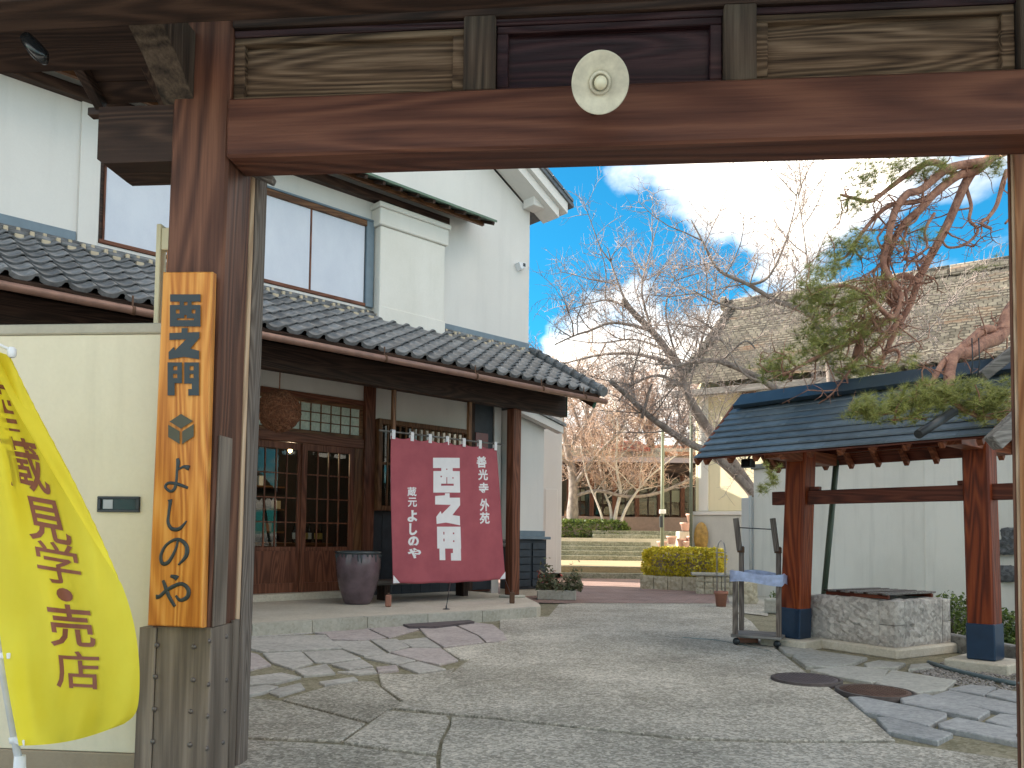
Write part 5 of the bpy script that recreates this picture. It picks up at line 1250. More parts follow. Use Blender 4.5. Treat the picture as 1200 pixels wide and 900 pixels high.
gb = MB(); gb.prism([(0, 5.02), (8, 5.02), (4, 8.05)], lambda p: (13, p[0], p[1]), lambda p: (0.0, p[0], p[1])); gb.build('gable_wall', P_yel, ks)
for k in range(9):
    a = -.55 + k * 1.55; MB().box(a, a + 1.53, 3.82, 4.18, 8.22, 8.42, .03).build('ridge_course', M_old, ks); MB().tube([(a, 4.0, 8.46), (a + 1.53, 4.0, 8.46)], .11, 10).build('ridge_tile', M_old, ks)
MB().prism([(-.18, 0), (.18, 0), (.26, .25), (.12, .42), (.0, .30), (-.12, .42), (-.26, .25)], lambda p: (-.50, 4 + p[0], 8.25 + p[1]), lambda p: (-.66, 4 + p[0], 8.25 + p[1])).build('ridge_end_tile', M_old, ks)
for k in range(15):
    u0, u1 = k / 15, (k + 1) / 15; zz3 = lambda u: 4.98 + 3.27 * u - .15 * math.sin(math.pi * u) + .10
    MB().tube([(-.42, -.78 + 4.75 * u0, zz3(u0)), (-.42, -.78 + 4.75 * u1, zz3(u1) - .02)], [.10, .085], 8).build('verge_tile', M_old, ks)
MB().box(-.40, 13.1, -.70, -.55, 4.76, 4.93, .01).build('eave_board', W_greyx, ks); MB().box(-.3, 13.1, -.54, 0, 4.85, 4.90).build('soffit', P_white2, ks)
MB().tube([(-.06, -.16, 0), (-.06, -.16, 4.8)], .045, 8).build('downpipe', M_lamp, ks)
# lower lean-to roof line with pale edge on the right
a_0 = KF.on(1005, 418, -.8)[0]
tiled_roof(a_0, 13.2, -2.2, 4.62, -.02, 5.45, M_old, 'lower_roof_tiles', ks, rows=8)
MB().box(a_0, 13.2, -2.15, -2.0, 4.40, 4.60, .01).build('lower_eave_board', M_curb, ks); MB().box(a_0 + .2, 13, -1.9, -.07, -.03, 4.5, .01).build('lean_to_wall', P_grey, ks)
# golden wood slice on the lower wall
sx_, sz_ = KF.on(822, 630, -.1)
sw = thing('wood_slice', 'upright golden wood slice leaning against the grey base of the storehouse', 'ornament', KF.w(sx_, -.12, 0), rad(-34))
zA = dep(822, 646, 21).z; zB = dep(822, 613, 21).z
MB().lathe([(.0001, -.03), (.30, -.03), (.32, 0), (.30, .03), (.0001, .03)], 20, Matrix.Translation((0, 0, (zA + zB) / 2)) @ Matrix.Diagonal((.62, 1, 1.25, 1)) @ Matrix.Rotation(rad(90), 4, 'X')).build('slice', plain('golden_wood', (.42, .25, .06), .4, var=.4), sw)
MB().box(-.05, .05, 0, .06, 0, zA + .05, .004).build('stand', W_greyz, sw)
# golden hedge in a stone planter
h0, h1 = gnd(750, 690), gnd(838, 694); hgr = math.atan2(h1.y - h0.y, h1.x - h0.x); hl = (h1 - h0).length; hD = dep(795, 690, h0.y)
hy = thing('golden_hedge', 'clipped golden yellow hedge in a low cream stone planter beside the steps', 'hedge', (h0.x, h0.y, 0), hgr)
zt_ = dep(795, 642, h0.y).z; zb_ = dep(795, 675, h0.y).z
for k in range(6): rough(k * hl * 1.15 / 6, (k + 1) * hl * 1.15 / 6 - .01, 0, .25, -.02, zb_, .015, k, .1).build('planter_stone', M_stonew, hy)
def boxleaves(mb, n, x0, x1, y0, y1, z0, z1, smin, smax, r, rx=.25):
    cx, cy, cz_2 = (x0 + x1) / 2, (y0 + y1) / 2, (z0 + z1) / 2; hx, hy_, hz = (x1 - x0) / 2, (y1 - y0) / 2, (z1 - z0) / 2
    def f(q):
        for _ in range(30):
            v = [q.uniform(-1, 1) for _ in range(3)]; m_ = max(abs(c) for c in v); v = [c / m_ for c in v] if q.random() < .8 else v
            e_ = sum(abs(c) ** 6 for c in v) ** (1 / 6)
            k = (1 / max(e_, 1e-3)) * q.uniform(.86, 1.03) if e_ > .9 else 1
            w_ = 1 + .09 * mnoise.noise(Vector((v[0] * hx * 5, v[1] * hy_ * 5, v[2] * hz * 5)))
            return (cx + v[0] * hx * k * w_, cy + v[1] * hy_ * k * w_, cz_2 + v[2] * hz * k * w_)
    leaves(mb, n, f, smin, smax, r)
mb = MB(); boxleaves(mb, 9000, -.05, hl * .98, .08, 1.15, zb_ - .02, zt_, .025, .05, r4); stuff(mb.build('foliage', M_hedgey, hy))
MB().box(.12, hl * .85, .25, 1.0, .0, zt_ - .12, .1).build('branches_or_core', M_twig, hy)  # solid core box added inside the leaves to block light coming through
# low cream stone wall right of the hedge
q = gnd(822, 698); lw_ = thing('low_stone_wall', 'low pale rubble stone wall with a flat slab right of the golden hedge', 'wall', (q.x, q.y + .4, 0), rad(-10))
for i in range(5):
    for j in range(3): rough(i * .16, i * .16 + .15, 0, .2, j * .12, j * .12 + .115, .02, i * 3 + j, .05).build('stone', M_stonew, lw_)
MB().box(-.10, .9, -.06, .26, .365, .42, .012).build('cap_slab', M_curb, lw_)
# long green hedge behind the steps with planter wall
g_y = 28.6; hx0, hx1 = dep(628, 620, g_y).x, dep(736, 620, g_y).x; zz0, zz1 = dep(690, 632.5, g_y).z, dep(690, 609, g_y).z
hg = thing('green_hedge', 'long low green hedge in a grey block planter above the steps', 'hedge', (hx0, g_y, 1.06))
mb = MB(); boxleaves(mb, 9000, 0, hx1 - hx0, .05, 1.1, zz0 - 1.06, zz1 - 1.06, .04, .075, r4); stuff(mb.build('foliage', M_hedgeg, hg))
MB().box(.1, hx1 - hx0 - .15, .25, .9, 0, zz1 - 1.06 - .15, .1).build('branches_or_core', M_twig, hg)  # added hidden core, keeps light from showing through the hedge
for k in range(5): x0 = k * (hx1 - hx0 + .6) / 5; MB().box(x0, x0 + (hx1 - hx0 + .6) / 5 - .02, -.12, .04, -.5, zz0 - 1.06 + .01, .02).build('planter_block', M_curb, hg)
q = dep(700, 660, 22.0)
# terracotta pots on the terrace
pm = MB().lathe([(.0001, 0), (.13, 0), (.18, .24), (.21, .25), (.21, .32), (.17, .32), (.15, .24), (.0001, .24)], 18)
tlab = ['terracotta pot leftmost in the row beyond the golden hedge', 'terracotta pot second from left beyond the golden hedge', 'terracotta pot in the middle of the row beyond the hedge', 'terracotta pot second from right beyond the hedge', 'rightmost terracotta pot beyond the golden hedge', 'pale terracotta pot upside down on the rear stack', 'terracotta pot on top of the rear stack beside the downpipe']
base = None
for k, (px, py) in enumerate(((776, 640), (787, 634), (799, 637), (806, 640), (811, 634), (803, 618), (810, 608))):
    p = dep(px, py, 24.4 + .15 * (k % 3)); z = 0.30 + (.40 if k > 4 else 0) + (.4 if k == 6 else 0)
    d0_ = dep(px, py, 24.4); pz_ = max(d0_.z - .1, .3)
    if base is None: o = pm.build('terracotta_pot', M_terrap); base = o
    else: o = base.copy(); col.objects.link(o)
    o.location = (p.x, p.y, pz_); o.scale = (.8, .8, .8); tag(o, tlab[k], 'pot', 'terracotta pots beyond the golden hedge')
pbk = struct(MB().box(dep(765, 640, 24).x, dep(822, 640, 25).x, 24.0, 25.3, .2, dep(776, 641, 24.4).z - .1, .02).build('pot_shelf', M_curb))
MB().box(dep(795, 620, 24.8).x, dep(822, 620, 25.2).x, 24.7, 25.2, .3, dep(800, 619, 24.7).z - .1, .02).build('rear_pot_shelf', M_curb, pbk)
# lamp poles
q = dep(776, 640, 23.0); lpz = dep(776, 500, 23.0).z
lp_ = thing('lamp_pole', 'slim olive lamp pole with small camera box beyond the golden hedge', 'pole', (q.x, 23.0, .3)); MB().tube([(0, 0, -.05), (0, 0, lpz - .3)], [.06, .045], 10).build('shaft', M_lamp, lp_)
zc_ = dep(776, 600, 23).z - .3; MB().box(-.10, .08, -.14, -.04, zc_ - .05, zc_ + .07, .01).build('camera_box', M_wplas, lp_); MB().box(-.09, .0, -.13, -.04, zc_ - .45, zc_ - .12, .01).build('meter_box', M_dkmet, lp_)
MB().lathe([(.05, 0), (.12, .05), (.12, .08), (.0001, .10)], 12, Matrix.Translation((0, 0, lpz - .3))).build('lamp_head', M_dkmet, lp_)

# ================================================================ GLASS FRONTED RESTAURANT behind the trees
RY = 33.0; rx0, rx1 = dep(640, 600, RY).x, dep(826, 600, RY).x; rz0 = dep(700, 606, RY).z; rz1 = dep(700, 556, RY).z
rs_ = thing('restaurant_building', 'low glass fronted restaurant with dark timber posts behind the bare trees', 'building', (rx0, RY, 1.06))
RW = rx1 - rx0; b0_, b1_ = rz0 - 1.06, rz1 - 1.06
MB().box(-1, RW + 2, -1.2, 6, -.05, b0_, .02).build('terrace_deck', plain('deck_brown', (.22, .15, .12), .7), rs_)
MB().box(-1, RW + 2, 4.0, 4.2, b0_, b1_ + .3).build('back_wall', plain('dim_room', (.16, .13, .10), .8), rs_)
MB().box(-1.5, RW + 2.5, -1.6, 6, b1_, b1_ + .35, .03).build('eave_fascia', W_drkx, rs_)
rfm = MB(); rfm.prism([(-1.9, b1_ + .35), (2.5, b1_ + 1.0), (7, b1_ + .35)], lambda p: (RW + 2.8, p[0], p[1]), lambda p: (-1.8, p[0], p[1])); rfm.build('roof', plain('brown_sheet_roof', (.10, .07, .055), .8), rs_)
for k in range(8):
    x = RW * k / 7; MB().box(x - .09, x + .09, -.09, .09, b0_, b1_, .01).build('timber_post', W_shopz, rs_)
    if k < 7:
        gp_ = MB().box(x + .1, x + RW / 7 - .1, .03, .05, b0_ + .12, b1_ - .1).build('glass_pane', G_pane, rs_)
        MB().box(x + RW / 14 - .03, x + RW / 14 + .03, .0, .08, b0_ + .05, b1_ - .02, .004).build('mullion', W_drkz, rs_)
for x in (RW * .15, RW * .40, RW * .62, RW * .85): MB().box(x, x + .9, 2.8, 3.6, b0_, b0_ + .8, .03).build('table', W_latx, rs_)
for x in (RW * .22, RW * .9): MB().box(x, x + .5, 3.9, 3.98, b0_ + .6, b1_ - .4).build('pale_panel', P_cream, rs_)
# red roofed house farther back
q = dep(735, 520, 39.5); rh = thing('red_roofed_house', 'distant house with orange red sheet roof glimpsed through the bare twigs', 'building', (q.x, 39.5, 0))
zq = q.z; MB().box(-3.5, 6.5, 0, 6, 0, zq - .2, .02).build('wall', P_cream, rh)
MB().prism([(-.4, zq - .25), (3, zq + .5), (6.4, zq - .25), (6.4, zq - .4), (-.4, zq - .4)], lambda p: (1.1, p[0], p[1]), lambda p: (-1.0, p[0], p[1])).build('roof', M_redroof, rh)
MB().prism([(-.4, zq - .45), (3, zq + .3), (6.4, zq - .45), (6.4, zq - .6), (-.4, zq - .6)], lambda p: (6.8, p[0], p[1]), lambda p: (1.9, p[0], p[1])).build('roof', M_orange, rh)

# ================================================================ NOBORI FLAG in front of the left wall
FY = 3.05
fg = thing('advertising_flag', 'tall yellow fabric flag with brown characters on a white pole by the wall', 'flag', (0, 0, 0))
fb = dep(20, 905, FY)
def fpx(px, py, Y): return dep(px, py, Y)
lft = spline([(-62, 400), (-44, 480), (-26, 570), (-12, 660), (0, 745), (10, 810), (22, 874)], 12)
rgt = spline([(12, 417), (42, 478), (88, 565), (128, 650), (153, 715), (163, 775), (161, 830), (146, 848)], 12)
def along(L, t):
    x = t * (len(L) - 1); i = min(int(x), len(L) - 2); f = x - i; return tuple(L[i][j] * (1 - f) + L[i + 1][j] * f for j in (0, 1))
def flag(s, t, off=0.0):
    (lx, ly), (rx, ry) = along(lft, t), along(rgt, t)
    fold = max(0.0, 1 - t / .50) ; sp = s
    if fold > 0:
        c_f = .66 + .34 * (1 - fold)
        if s > c_f: sp = 1.0 - (s - c_f) / max(1 - c_f, 1e-3) * .42 * fold
        else: sp = s / c_f
    px = lx + (rx - lx) * sp; py = ly + (ry - ly) * sp + 10 * math.sin(sp * math.pi) * (t - .3)
    Yd = FY - .055 * math.sin(sp * 5.2 + t * 2.2) - .03 * math.sin(t * 7 + s * 4) - .022 * math.sin(s * 13 - t * 5) - .012 * math.sin(s * 21 + t * 9) - .09 * math.sin(t * math.pi) * sp
    if fold > 0 and s > c_f: Yd -= .085 * min(1, fold * 2) * ((s - c_f) / max(1 - c_f, 1e-3)) ** .6
    v = dep(px, py, Yd); return Vector((v.x, v.y - off, v.z))
vs = []; fs = []; nu, nv_ = 56, 90
for j in range(nv_ + 1):
    for i in range(nu + 1): vs.append(flag(i / nu, j / nv_))
for j in range(nv_):
    for i in range(nu): q = j * (nu + 1) + i; fs.append((q, q + nu + 1, q + nu + 2, q + 1))
mb = MB(); mb.add(vs, fs, True); fc = mb.build('cloth', M_yel, fg)
for ch, tc_, hh, scx in (('酒', .150, .105, .40), ('蔵', .268, .108, .46), ('見', .378, .092, .52), ('学', .470, .098, .54), ('・', .545, .033, .54), ('売', .622, .108, .54), ('店', .740, .108, .55)):
    v2, f2 = text2d(ch, .007 if ch in '店学' else .016); hw = .165 if ch != '・' else .06
    fx = lambda p: flag(scx + (p[0] - .5) * 2 * hw * (1 if ch != '酒' else 1), tc_ + (p[1] - .5) * hh, .006)
    print_on('printed_character', v2, f2, fx, M_brownink, fg, .045)
p0 = dep(23, 898, FY + .03); p1 = dep(-66, 395, FY + .03); pt = p0 + (p1 - p0) * 1.05
MB().tube([p0, pt], .0135, 12).build('pole', M_wplas, fg)
t0 = pt; t1 = dep(14, 411, FY - .02); MB().tube([t0, t1], .006, 8).build('top_rod', M_wplas, fg)
MB().lathe([(.010, -.02), (.016, -.012), (.016, .012), (.010, .02)], 10, Matrix.Translation(dep(14, 413, FY - .02))).build('end_clip', M_wplas, fg)
for t in (.02, .72, .985):
    a = flag(0, t); ax_ = (pt - p0).normalized(); b_ = p0 + ax_ * (a - p0).dot(ax_); m = MB(); m.tube([b_ - ax_ * .012, b_ + ax_ * .012], .020, 10); m.beam(b_, flag(.05, t) + Vector((0, -.004, 0)), .012, .022, bev=.002); m.build('clip', M_wplas, fg)
MB().lathe([(.06, 0), (.045, .07), (.022, .09), (.020, .14), (.0001, .14)], 16, Matrix.Translation((p0.x, p0.y, p0.z - .10))).build('socket', M_wplas, fg)
MB().lathe([(.0001, 0), (.21, 0), (.23, .03), (.23, p0.z - .16), (.16, p0.z - .11), (.06, p0.z - .095), (.0001, p0.z - .095)], 24, Matrix.Translation((p0.x, p0.y, 0))).build('water_base', M_wplas, fg)

# ================================================================ TREES
def wander(p, d, L, n, r, up=.0, curl=.25):
    pts = [Vector(p)]; d = Vector(d).normalized()
    for k in range(n):
        d = (d + Vector((r.gauss(0, curl), r.gauss(0, curl), r.gauss(0, curl) + up)) ).normalized(); pts.append(pts[-1] + d * (L / n))
    return pts
def grow(mb, pts, r0, r1, lev, r, cfg, tw=None, zmin=-9):
    """side shoots along a limb polyline; cfg = per level (count per metre, length, up bias, radius)"""
    if lev >= len(cfg): return
    dens, Lm, up, rr, curl = cfg[lev]; tot = sum((pts[i + 1] - pts[i]).length for i in range(len(pts) - 1)); cnt = max(1, int(dens * tot + r.random()))
    for _ in range(cnt):
        u = r.uniform(.08, 1.0); x = u * (len(pts) - 1); i = min(int(x), len(pts) - 2); p = pts[i].lerp(pts[i + 1], x - i); ax_ = (pts[i + 1] - pts[i]).normalized()
        d = Vector((r.gauss(0, 1), r.gauss(0, 1), r.gauss(0, 1))); d = (d - ax_ * d.dot(ax_)).normalized() + ax_ * r.uniform(.2, .9) + Vector((0, 0, up))
        L = Lm * r.uniform(.45, 1.25); last = lev == len(cfg) - 1
        q = wander(p, d, L, 3 if last else 4, r, .06, curl)
        if min(v.z for v in q[1:]) < zmin: continue
        ra = rr * r.uniform(.7, 1.2); (tw if (tw is not None and lev >= 1) else mb).tube(q, [ra * (1 - .65 * k / (len(q) - 1)) for k in range(len(q))], 3 if last else 4 if lev else 5, cap=False, smooth=not last)
        grow(mb, q, ra, ra * .4, lev + 1, r, cfg, tw, zmin)
def limbs(mb, L, r, Yj=.0):
    res = []
    for pix, ra, rb in L:
        sp = spline([(px, py, Y) for px, py, Y in pix], 5); pts = [dep(px, py, Y) for px, py, Y in sp]; n = len(pts)
        mb.tube(pts, [(ra + (rb - ra) * (k / (n - 1)) ** .9) * (1 + .10 * mnoise.noise(pts[k] * 3)) for k in range(n)], 9); res.append(pts)
    return res
def tree(name, label, group, root, L, cfg, seed, bark, twig, zmin=-9):
    r = random.Random(seed); t = thing(name, label, 'tree', (root.x, root.y, 0), group=group); off = Vector((-root.x, -root.y, 0))
    tr = MB(); pl = limbs(tr, L, r); tr.v = [tuple(Vector(v) + off) for v in tr.v]; tr.build('trunk', bark, t)
    br = MB(); tw = MB()
    for p in pl: grow(br, p, 0, 0, 0, r, cfg, tw, zmin)
    br.v = [tuple(Vector(v) + off) for v in br.v]; tw.v = [tuple(Vector(v) + off) for v in tw.v]
    stuff(br.build('branches_or_core', bark, t)); stuff(tw.build('twigs', twig, t)); return t
CH = [(2.7, 1.35, .38, .0145, .16), (8.5, .66, .22, .0072, .2), (9.5, .29, .15, .0050, .25)]
# cherry A: limbs rise from behind the white wall
rA = gnd(890, 640, 0); Y = 16.9
rootA = dep(930, 680, Y)
tree('cherry_tree', 'bare cherry tree leaning out from behind the white wall over the courtyard', 'bare trees', rootA, [
    ([(935, 690, Y), (908, 620, Y), (878, 574, Y), (838, 535, Y - .2), (805, 518, Y - .5), (765, 491, Y - .8), (738, 466, Y - 1), (715, 446, Y - 1.2)], .12, .045),
    ([(905, 615, Y + .1), (871, 560, Y + .2), (836, 512, Y + .2), (816, 482, Y + .1), (803, 456, Y), (795, 428, Y), (783, 412, Y), (764, 388, Y), (742, 366, Y - .1), (730, 350, Y - .2)], .135, .055),
    ([(758, 386, Y), (735, 380, Y - .3), (713, 379, Y - .6), (690, 388, Y - .9), (674, 393, Y - 1.1), (650, 404, Y - 1.3)], .042, .012),
    ([(783, 424, Y), (745, 415, Y + .3), (710, 415, Y + .6), (680, 421, Y + .9), (655, 428, Y + 1.2)], .045, .015),
    ([(800, 452, Y), (770, 440, Y - .4), (740, 452, Y - .8), (725, 470, Y - 1)], .04, .015),
    ([(805, 460, Y), (822, 400, Y + .5), (836, 350, Y + .7), (840, 320, Y + .8)], .04, .014),
    ([(764, 388, Y), (752, 340, Y + .2), (762, 295, Y + .4), (772, 258, Y + .5)], .030, .008), ([(742, 366, Y), (716, 352, Y - .3), (690, 356, Y - .5), (660, 366, Y - .7)], .026, .008), ([(795, 428, Y), (780, 360, Y - .5), (800, 310, Y - .7)], .028, .008), ([(783, 412, Y), (745, 398, Y + .6), (700, 402, Y + .8), (655, 396, Y + 1.0)], .026, .008),
    ([(735, 358, Y), (720, 320, Y), (712, 290, Y - .3)], .03, .009),
    ([(752, 490, Y - 1), (760, 462, Y - 1), (764, 450, Y - 1)], .035, .02)], CH, 11, M_bark, M_twig)
# cherry B: limbs arching left from behind the shelter ridge
Y = 15.6; rootB = dep(985, 640, Y + 1)
tree('cherry_tree', 'bare cherry tree behind the well shelter arching left before the tiled roof', 'bare trees', rootB, [
    ([(985, 690, Y + 1), (978, 560, Y + 1), (950, 490, Y + .8), (911, 457, Y + .4), (881, 439, Y + .2), (845, 424, Y), (822, 423, Y - .2), (800, 427, Y - .4), (775, 432, Y - .6)], .105, .025),
    ([(975, 540, Y + 1), (972, 430, Y + 1), (953, 373, Y + .8), (930, 360, Y + .6), (908, 352, Y + .4), (878, 334, Y + .2), (842, 316, Y), (824, 284, Y - .2), (810, 258, Y - .3)], .09, .012),
    ([(878, 334, Y + .2), (900, 325, Y), (918, 290, Y), (930, 250, Y), (934, 225, Y)], .034, .009),
    ([(908, 352, Y + .4), (870, 362, Y), (835, 352, Y - .4), (812, 340, Y - .5)], .035, .010),
    ([(953, 373, Y + .8), (948, 320, Y + .6), (940, 260, Y + .5), (932, 205, Y + .4)], .02, .008),
    ([(845, 424, Y), (872, 400, Y - .3), (885, 408, Y - .4)], .03, .015),
    ([(900, 449, Y + .4), (872, 438, Y - .2), (850, 405, Y - .3), (832, 380, Y - .4)], .03, .010),
    ([(960, 420, Y + 1), (1010, 380, Y + .6), (1060, 350, Y + .4), (1110, 345, Y)], .03, .010),
    ([(978, 440, Y + 1), (1040, 420, Y + .6), (1090, 385, Y + .4), (1130, 330, Y)], .03, .008)], CH, 23, M_bark, M_twig)
# dark trunk tree and pale multi-stem tree in front of the restaurant, tan twig clouds
CT = [(2.3, 1.9, .35, .022, .2), (5.0, .9, .0, .010, .3), (7.0, .5, -.1, .008, .35)]
Y = 29.5
tree('bare_tree', 'thick grey trunked bare tree beside the white storehouse above the green hedge', 'bare trees', dep(672, 620, Y), [
    ([(670, 640, Y), (671, 600, Y), (672, 565, Y), (668, 540, Y), (660, 505, Y), (656, 470, Y)], .26, .07), ([(672, 570, Y), (690, 545, Y - .5), (712, 520, Y - 1), (735, 500, Y - 1)], .10, .03), ([(670, 548, Y), (648, 525, Y - .5), (640, 515, Y - .6)], .07, .025),
    ([(672, 582, Y), (700, 575, Y - .4), (735, 582, Y - .6), (770, 578, Y - .8), (808, 562, Y - .8), (825, 550, Y - .8)], .07, .05), ([(665, 530, Y), (690, 490, Y + .5), (705, 455, Y + .6)], .08, .02)], CT, 31, M_bark, M_twigt, 2.75)
Y = 29.0
tree('pale_tree', 'pale multi stemmed bare tree rising from the green hedge', 'bare trees', dep(718, 625, Y), [
    ([(716, 640, Y), (722, 600, Y), (727, 575, Y), (722, 545, Y), (724, 500, Y), (720, 470, Y)], .085, .02), ([(714, 640, Y), (716, 600, Y + .2), (708, 575, Y + .3), (703, 545, Y + .3), (690, 500, Y)], .06, .02),
    ([(718, 640, Y), (732, 600, Y - .2), (745, 578, Y - .3), (760, 560, Y - .4), (790, 535, Y - .5)], .07, .02), ([(708, 640, Y), (706, 610, Y), (700, 590, Y), (688, 560, Y), (680, 520, Y)], .055, .018)], CT, 37, M_wbark, M_twigt, 2.75)
CB = [(2.3, 2.6, .25, .028, .22), (5.0, 1.4, .1, .016, .32), (7.0, .8, -.05, .011, .35)]
for k, (px, lab) in enumerate(((690, 'tan twigged bare tree behind the restaurant at the left'), (765, 'tan twigged bare tree behind the restaurant in the middle'), (832, 'tan twigged bare tree rising behind the yellow storehouse corner'))):
    Y = 40.0 + k
    tree('bare_tree', lab, 'bare trees', dep(px, 600, Y), [([(px, 640, Y), (px + 2, 560, Y), (px - 3, 500, Y), (px, 455 + 12 * k, Y)], .28, .06), ([(px, 570, Y), (px - 30, 525, Y - .5), (px - 55, 495, Y - 1)], .12, .04), ([(px, 560, Y), (px + 28, 520, Y - 1), (px + 48, 480, Y - 1)], .12, .04), ([(px, 540, Y), (px - 14, 490, Y - 1.5), (px - 26, 455, Y - 1.5)], .1, .03)], CB, 41 + k, M_bark, M_twigt)

# ---- pine: trunk beyond the right gate post, limbs reaching in
r = random.Random(5)
PR = gnd(1330, 760); Yp = 8.6
pine = thing('pine_tree', 'gnarled red barked pine with hanging limbs and green needle pads over the well shelter', 'tree', (PR.x + .6, PR.y + 1.3, 0))
po_ = Vector((-pine.location.x, -pine.location.y, 0)); topR = dep(1300, 150, Yp)
tr = MB()
root_ = Vector((pine.location.x, pine.location.y, -.05))
tk = [root_, root_ + Vector((.05, .0, 1.2)), dep(1330, 420, Yp), dep(1310, 260, Yp), dep(1290, 160, Yp), dep(1300, 60, Yp)]
tr.tube([tuple(p) for p in [Vector(q) for q in tk]], [.22, .19, .17, .15, .13, .08], 12)
P = lambda L, Y0, Y1: [(px, py, Y0 + (Y1 - Y0) * i / (len(L) - 1)) for i, (px, py) in enumerate(L)]
LPX = [(1085, 210), (1070, 250), (1052, 240), (1095, 250), (1040, 300), (1030, 330), (1060, 335), (1020, 375)]
LP_ = [(P([(x0_, y0_)] + [(x0_ - 6 * q_ + r.uniform(-9, 9), y0_ + 15 * q_ + r.uniform(-6, 6)) for q_ in range(1, 7)], Yp - .2 - .06 * i_, Yp - .5 - .05 * i_), .016, .007) for i_, (x0_, y0_) in enumerate(LPX)]
LP_ = LP_ + [(P([(1310, 200), (1230, 160), (1175, 178), (1148, 194), (1133, 212), (1110, 264), (1084, 313), (1076, 330), (1067, 356), (1050, 388), (1037, 414), (1031, 430)], Yp, Yp - .3), .066, .022),
       (P([(1160, 186), (1143, 200), (1122, 206), (1096, 226), (1078, 246), (1061, 261), (1046, 285), (1036, 320), (1040, 345), (1052, 372), (1040, 392), (1020, 410), (990, 432)], Yp - .1, Yp - .6), .055, .020),
       (P([(1150, 190), (1110, 198), (1080, 222), (1062, 228), (1048, 250), (1040, 285), (1035, 310), (1046, 330), (1056, 350), (1046, 372), (1030, 360), (1016, 345), (990, 335), (960, 340)], Yp - .2, Yp - .9), .050, .016),
       (P([(1076, 330), (1060, 322), (1048, 330), (1050, 350), (1062, 342), (1070, 330)], Yp - .3, Yp - .35), .030, .020),
       (P([(1122, 206), (1095, 190), (1070, 200), (1040, 222), (1020, 236), (1000, 232), (985, 228)], Yp - .1, Yp - .5), .040, .014),
       (P([(1100, 225), (1075, 236), (1045, 240), (1025, 255), (1005, 280), (992, 300), (978, 306)], Yp - .1, Yp - .5), .034, .012),
       (P([(1046, 372), (1020, 388), (1000, 400), (975, 410), (945, 425), (918, 440)], Yp - .4, Yp - .9), .034, .014),
       (P([(1056, 372), (1010, 380), (985, 392), (965, 405)], Yp - .4, Yp - .7), .03, .012),
       (P([(1037, 340), (1005, 350), (978, 358), (960, 355)], Yp - .4, Yp - .8), .026, .012),
       (P([(1130, 214), (1138, 240), (1136, 258), (1146, 270), (1132, 286), (1112, 290), (1104, 282)], Yp - .1, Yp - .4), .020, .012),
       (P([(1112, 262), (1100, 280), (1088, 300), (1075, 306), (1058, 304)], Yp - .2, Yp - .5), .018, .010),
       (P([(1180, 200), (1175, 215), (1168, 240), (1158, 255), (1150, 262), (1162, 268)], Yp - .2, Yp - .4), .028, .014),
       (P([(1190, 205), (1196, 235), (1188, 250), (1178, 262)], Yp - .2, Yp - .3), .024, .012),
       (P([(1037, 414), (1050, 410), (1054, 418), (1050, 428)], Yp - .3, Yp - .4), .022, .014),
       (P([(1003, 420), (1008, 400), (1016, 382), (1026, 372)], Yp - .5, Yp - .4), .042, .030),
       (P([(1340, 330), (1250, 320), (1200, 350), (1184, 368), (1171, 394), (1152, 402), (1137, 413), (1119, 416), (1113, 432), (1112, 450), (1105, 470)], Yp - 1.2, 6.15), .085, .035),
       (P([(1171, 390), (1155, 386), (1138, 398), (1118, 415), (1103, 428), (1090, 455)], Yp - 1.6, 6.25), .045, .02),
       (P([(1112, 452), (1080, 470), (1050, 480), (1025, 486), (1002, 482)], 6.15, 6.0), .028, .008), (P([(1108, 462), (1130, 480), (1155, 490), (1180, 486)], 6.15, 6.05), .028, .010), (P([(1095, 470), (1070, 488), (1045, 492)], 6.15, 5.95), .016, .008)]
pl = limbs(tr, LP_, r)
tr.v = [tuple(Vector(v) + po_) for v in tr.v]; tr.build('trunk', M_pbark, pine)
br = MB()
for p in pl[:-5]: grow(br, p, 0, 0, 0, r, [(5.5, .48, -.25, .010, .5), (8.0, .22, -.1, .005, .5)])
for p in pl[-5:]: grow(br, p, 0, 0, 0, r, [(5, .28, .0, .009, .45), (7.0, .13, .1, .005, .45)])
br.v = [tuple(Vector(v) + po_) for v in br.v]; stuff(br.build('branches_or_core', M_pbark, pine))
nd = MB()
def tuft(mb, p, up, L, n, r):
    for _ in range(n):
        d = (Vector((r.gauss(0, 1), r.gauss(0, 1), r.gauss(0, 1))).normalized() * .95 + up).normalized(); l = L * r.uniform(.7, 1.15); s = d.orthogonal().normalized() * .0026
        e = p + d * l + Vector((0, 0, -.012 * r.random())); mb.add([p + s, p - s, e], [(0, 1, 2)])
def pad(cx, cy, Y, rx, ry, n, L=.10, dz=.34):
    c = dep(cx, cy, Y); sx, sy = rx / F * Y, ry / F * Y
    for _ in range(n):
        v = Vector((r.gauss(0, .48), r.gauss(0, .48), r.gauss(0, .45))); v = v if v.length < 1 else v.normalized() * r.random()
        tuft(nd, c + Vector((v.x * sx, v.y * dz, v.z * sy)), Vector((0, 0, .55)), L, 30, r)
for a in ((1050, 478, 6.0, 62, 22, 150), (1085, 464, 6.05, 40, 20, 110), (1120, 462, 6.1, 42, 22, 110), (1150, 476, 6.05, 36, 28, 110), (1015, 482, 5.95, 30, 14, 60), (1170, 468, 6.1, 24, 26, 70)): pad(*a, L=.075, dz=.20)
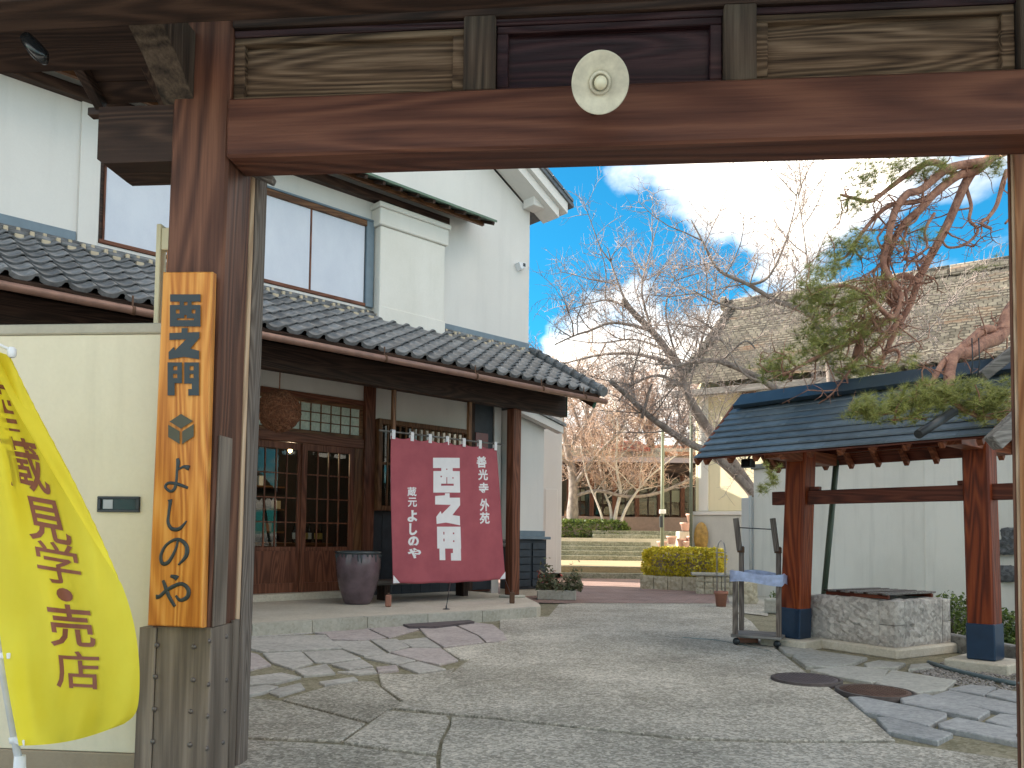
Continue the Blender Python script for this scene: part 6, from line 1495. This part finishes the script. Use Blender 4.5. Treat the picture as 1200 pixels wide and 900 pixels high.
for a in ((955, 345, 7.8, 26, 44, 120), (960, 405, 7.9, 36, 38, 130), (912, 432, 7.8, 32, 20, 80), (1005, 435, 7.9, 38, 18, 70), (985, 360, 7.8, 40, 40, 90), (1010, 350, 8.0, 40, 40, 50), (1000, 290, 8.1, 40, 22, 90), (975, 310, 8.0, 24, 20, 45), (1020, 205, 8.2, 40, 24, 90), (1065, 196, 8.3, 44, 16, 90), (1095, 200, 8.3, 30, 14, 50), (1170, 192, 8.2, 26, 10, 45), (1000, 240, 8.1, 22, 18, 40), (1075, 275, 8.3, 20, 18, 26), (1040, 300, 8.3, 24, 20, 20), (1010, 390, 7.9, 50, 26, 60), (1060, 430, 8.0, 24, 10, 20), (1160, 312, 8.3, 30, 12, 6)): pad(*a)
for a in ((905, 558, 6.9, 14, 22, 22), (893, 575, 6.9, 8, 10, 8)): pad(*a, L=.06, dz=.08)
nd.v = [tuple(Vector(v) + po_) for v in nd.v]; stuff(nd.build('needles', M_needle, pine))
# timber prop under the pine pad
pp_ = thing('timber_prop', 'weathered grey timber prop supporting the pine branch beside the shelter roof', 'prop', (dep(1260, 560, 5.95).x, 5.95, 0))
ob = Vector((-pp_.location.x, -pp_.location.y, 0))
A1, A2 = dep(1150, 442, 6.3) + ob, dep(1262, 352, 6.2) + ob; MB().beam(A1, A2, .10, .085, bev=.008).build('cross_timber', W_greyx, pp_)
B1, B2 = dep(1163, 520, 5.75) + ob, dep(1262, 425, 5.85) + ob; MB().beam(B1, B2, .10, .12, bev=.008).build('lower_timber', W_greyx, pp_)
MB().beam((0, 0, 0), (0, .1, A2.z + .1), .10, .10, up=(0, 1, 0), bev=.008).build('upright', W_greyz, pp_)
C1, C2 = dep(1076, 509, 5.75) + ob, dep(1118, 482, 5.95) + ob; MB().tube([C1, C2], .034, 12).build('support_pole', M_dkmet, pp_)
for px in (1139, 1147):
    MB().tube([dep(px, 396, 6.25) + ob, dep(px + 1, 425, 6.25) + ob, dep(px - 2, 446, 6.25) + ob], .005, 5).build('tie_rope', M_dkmet, pp_)
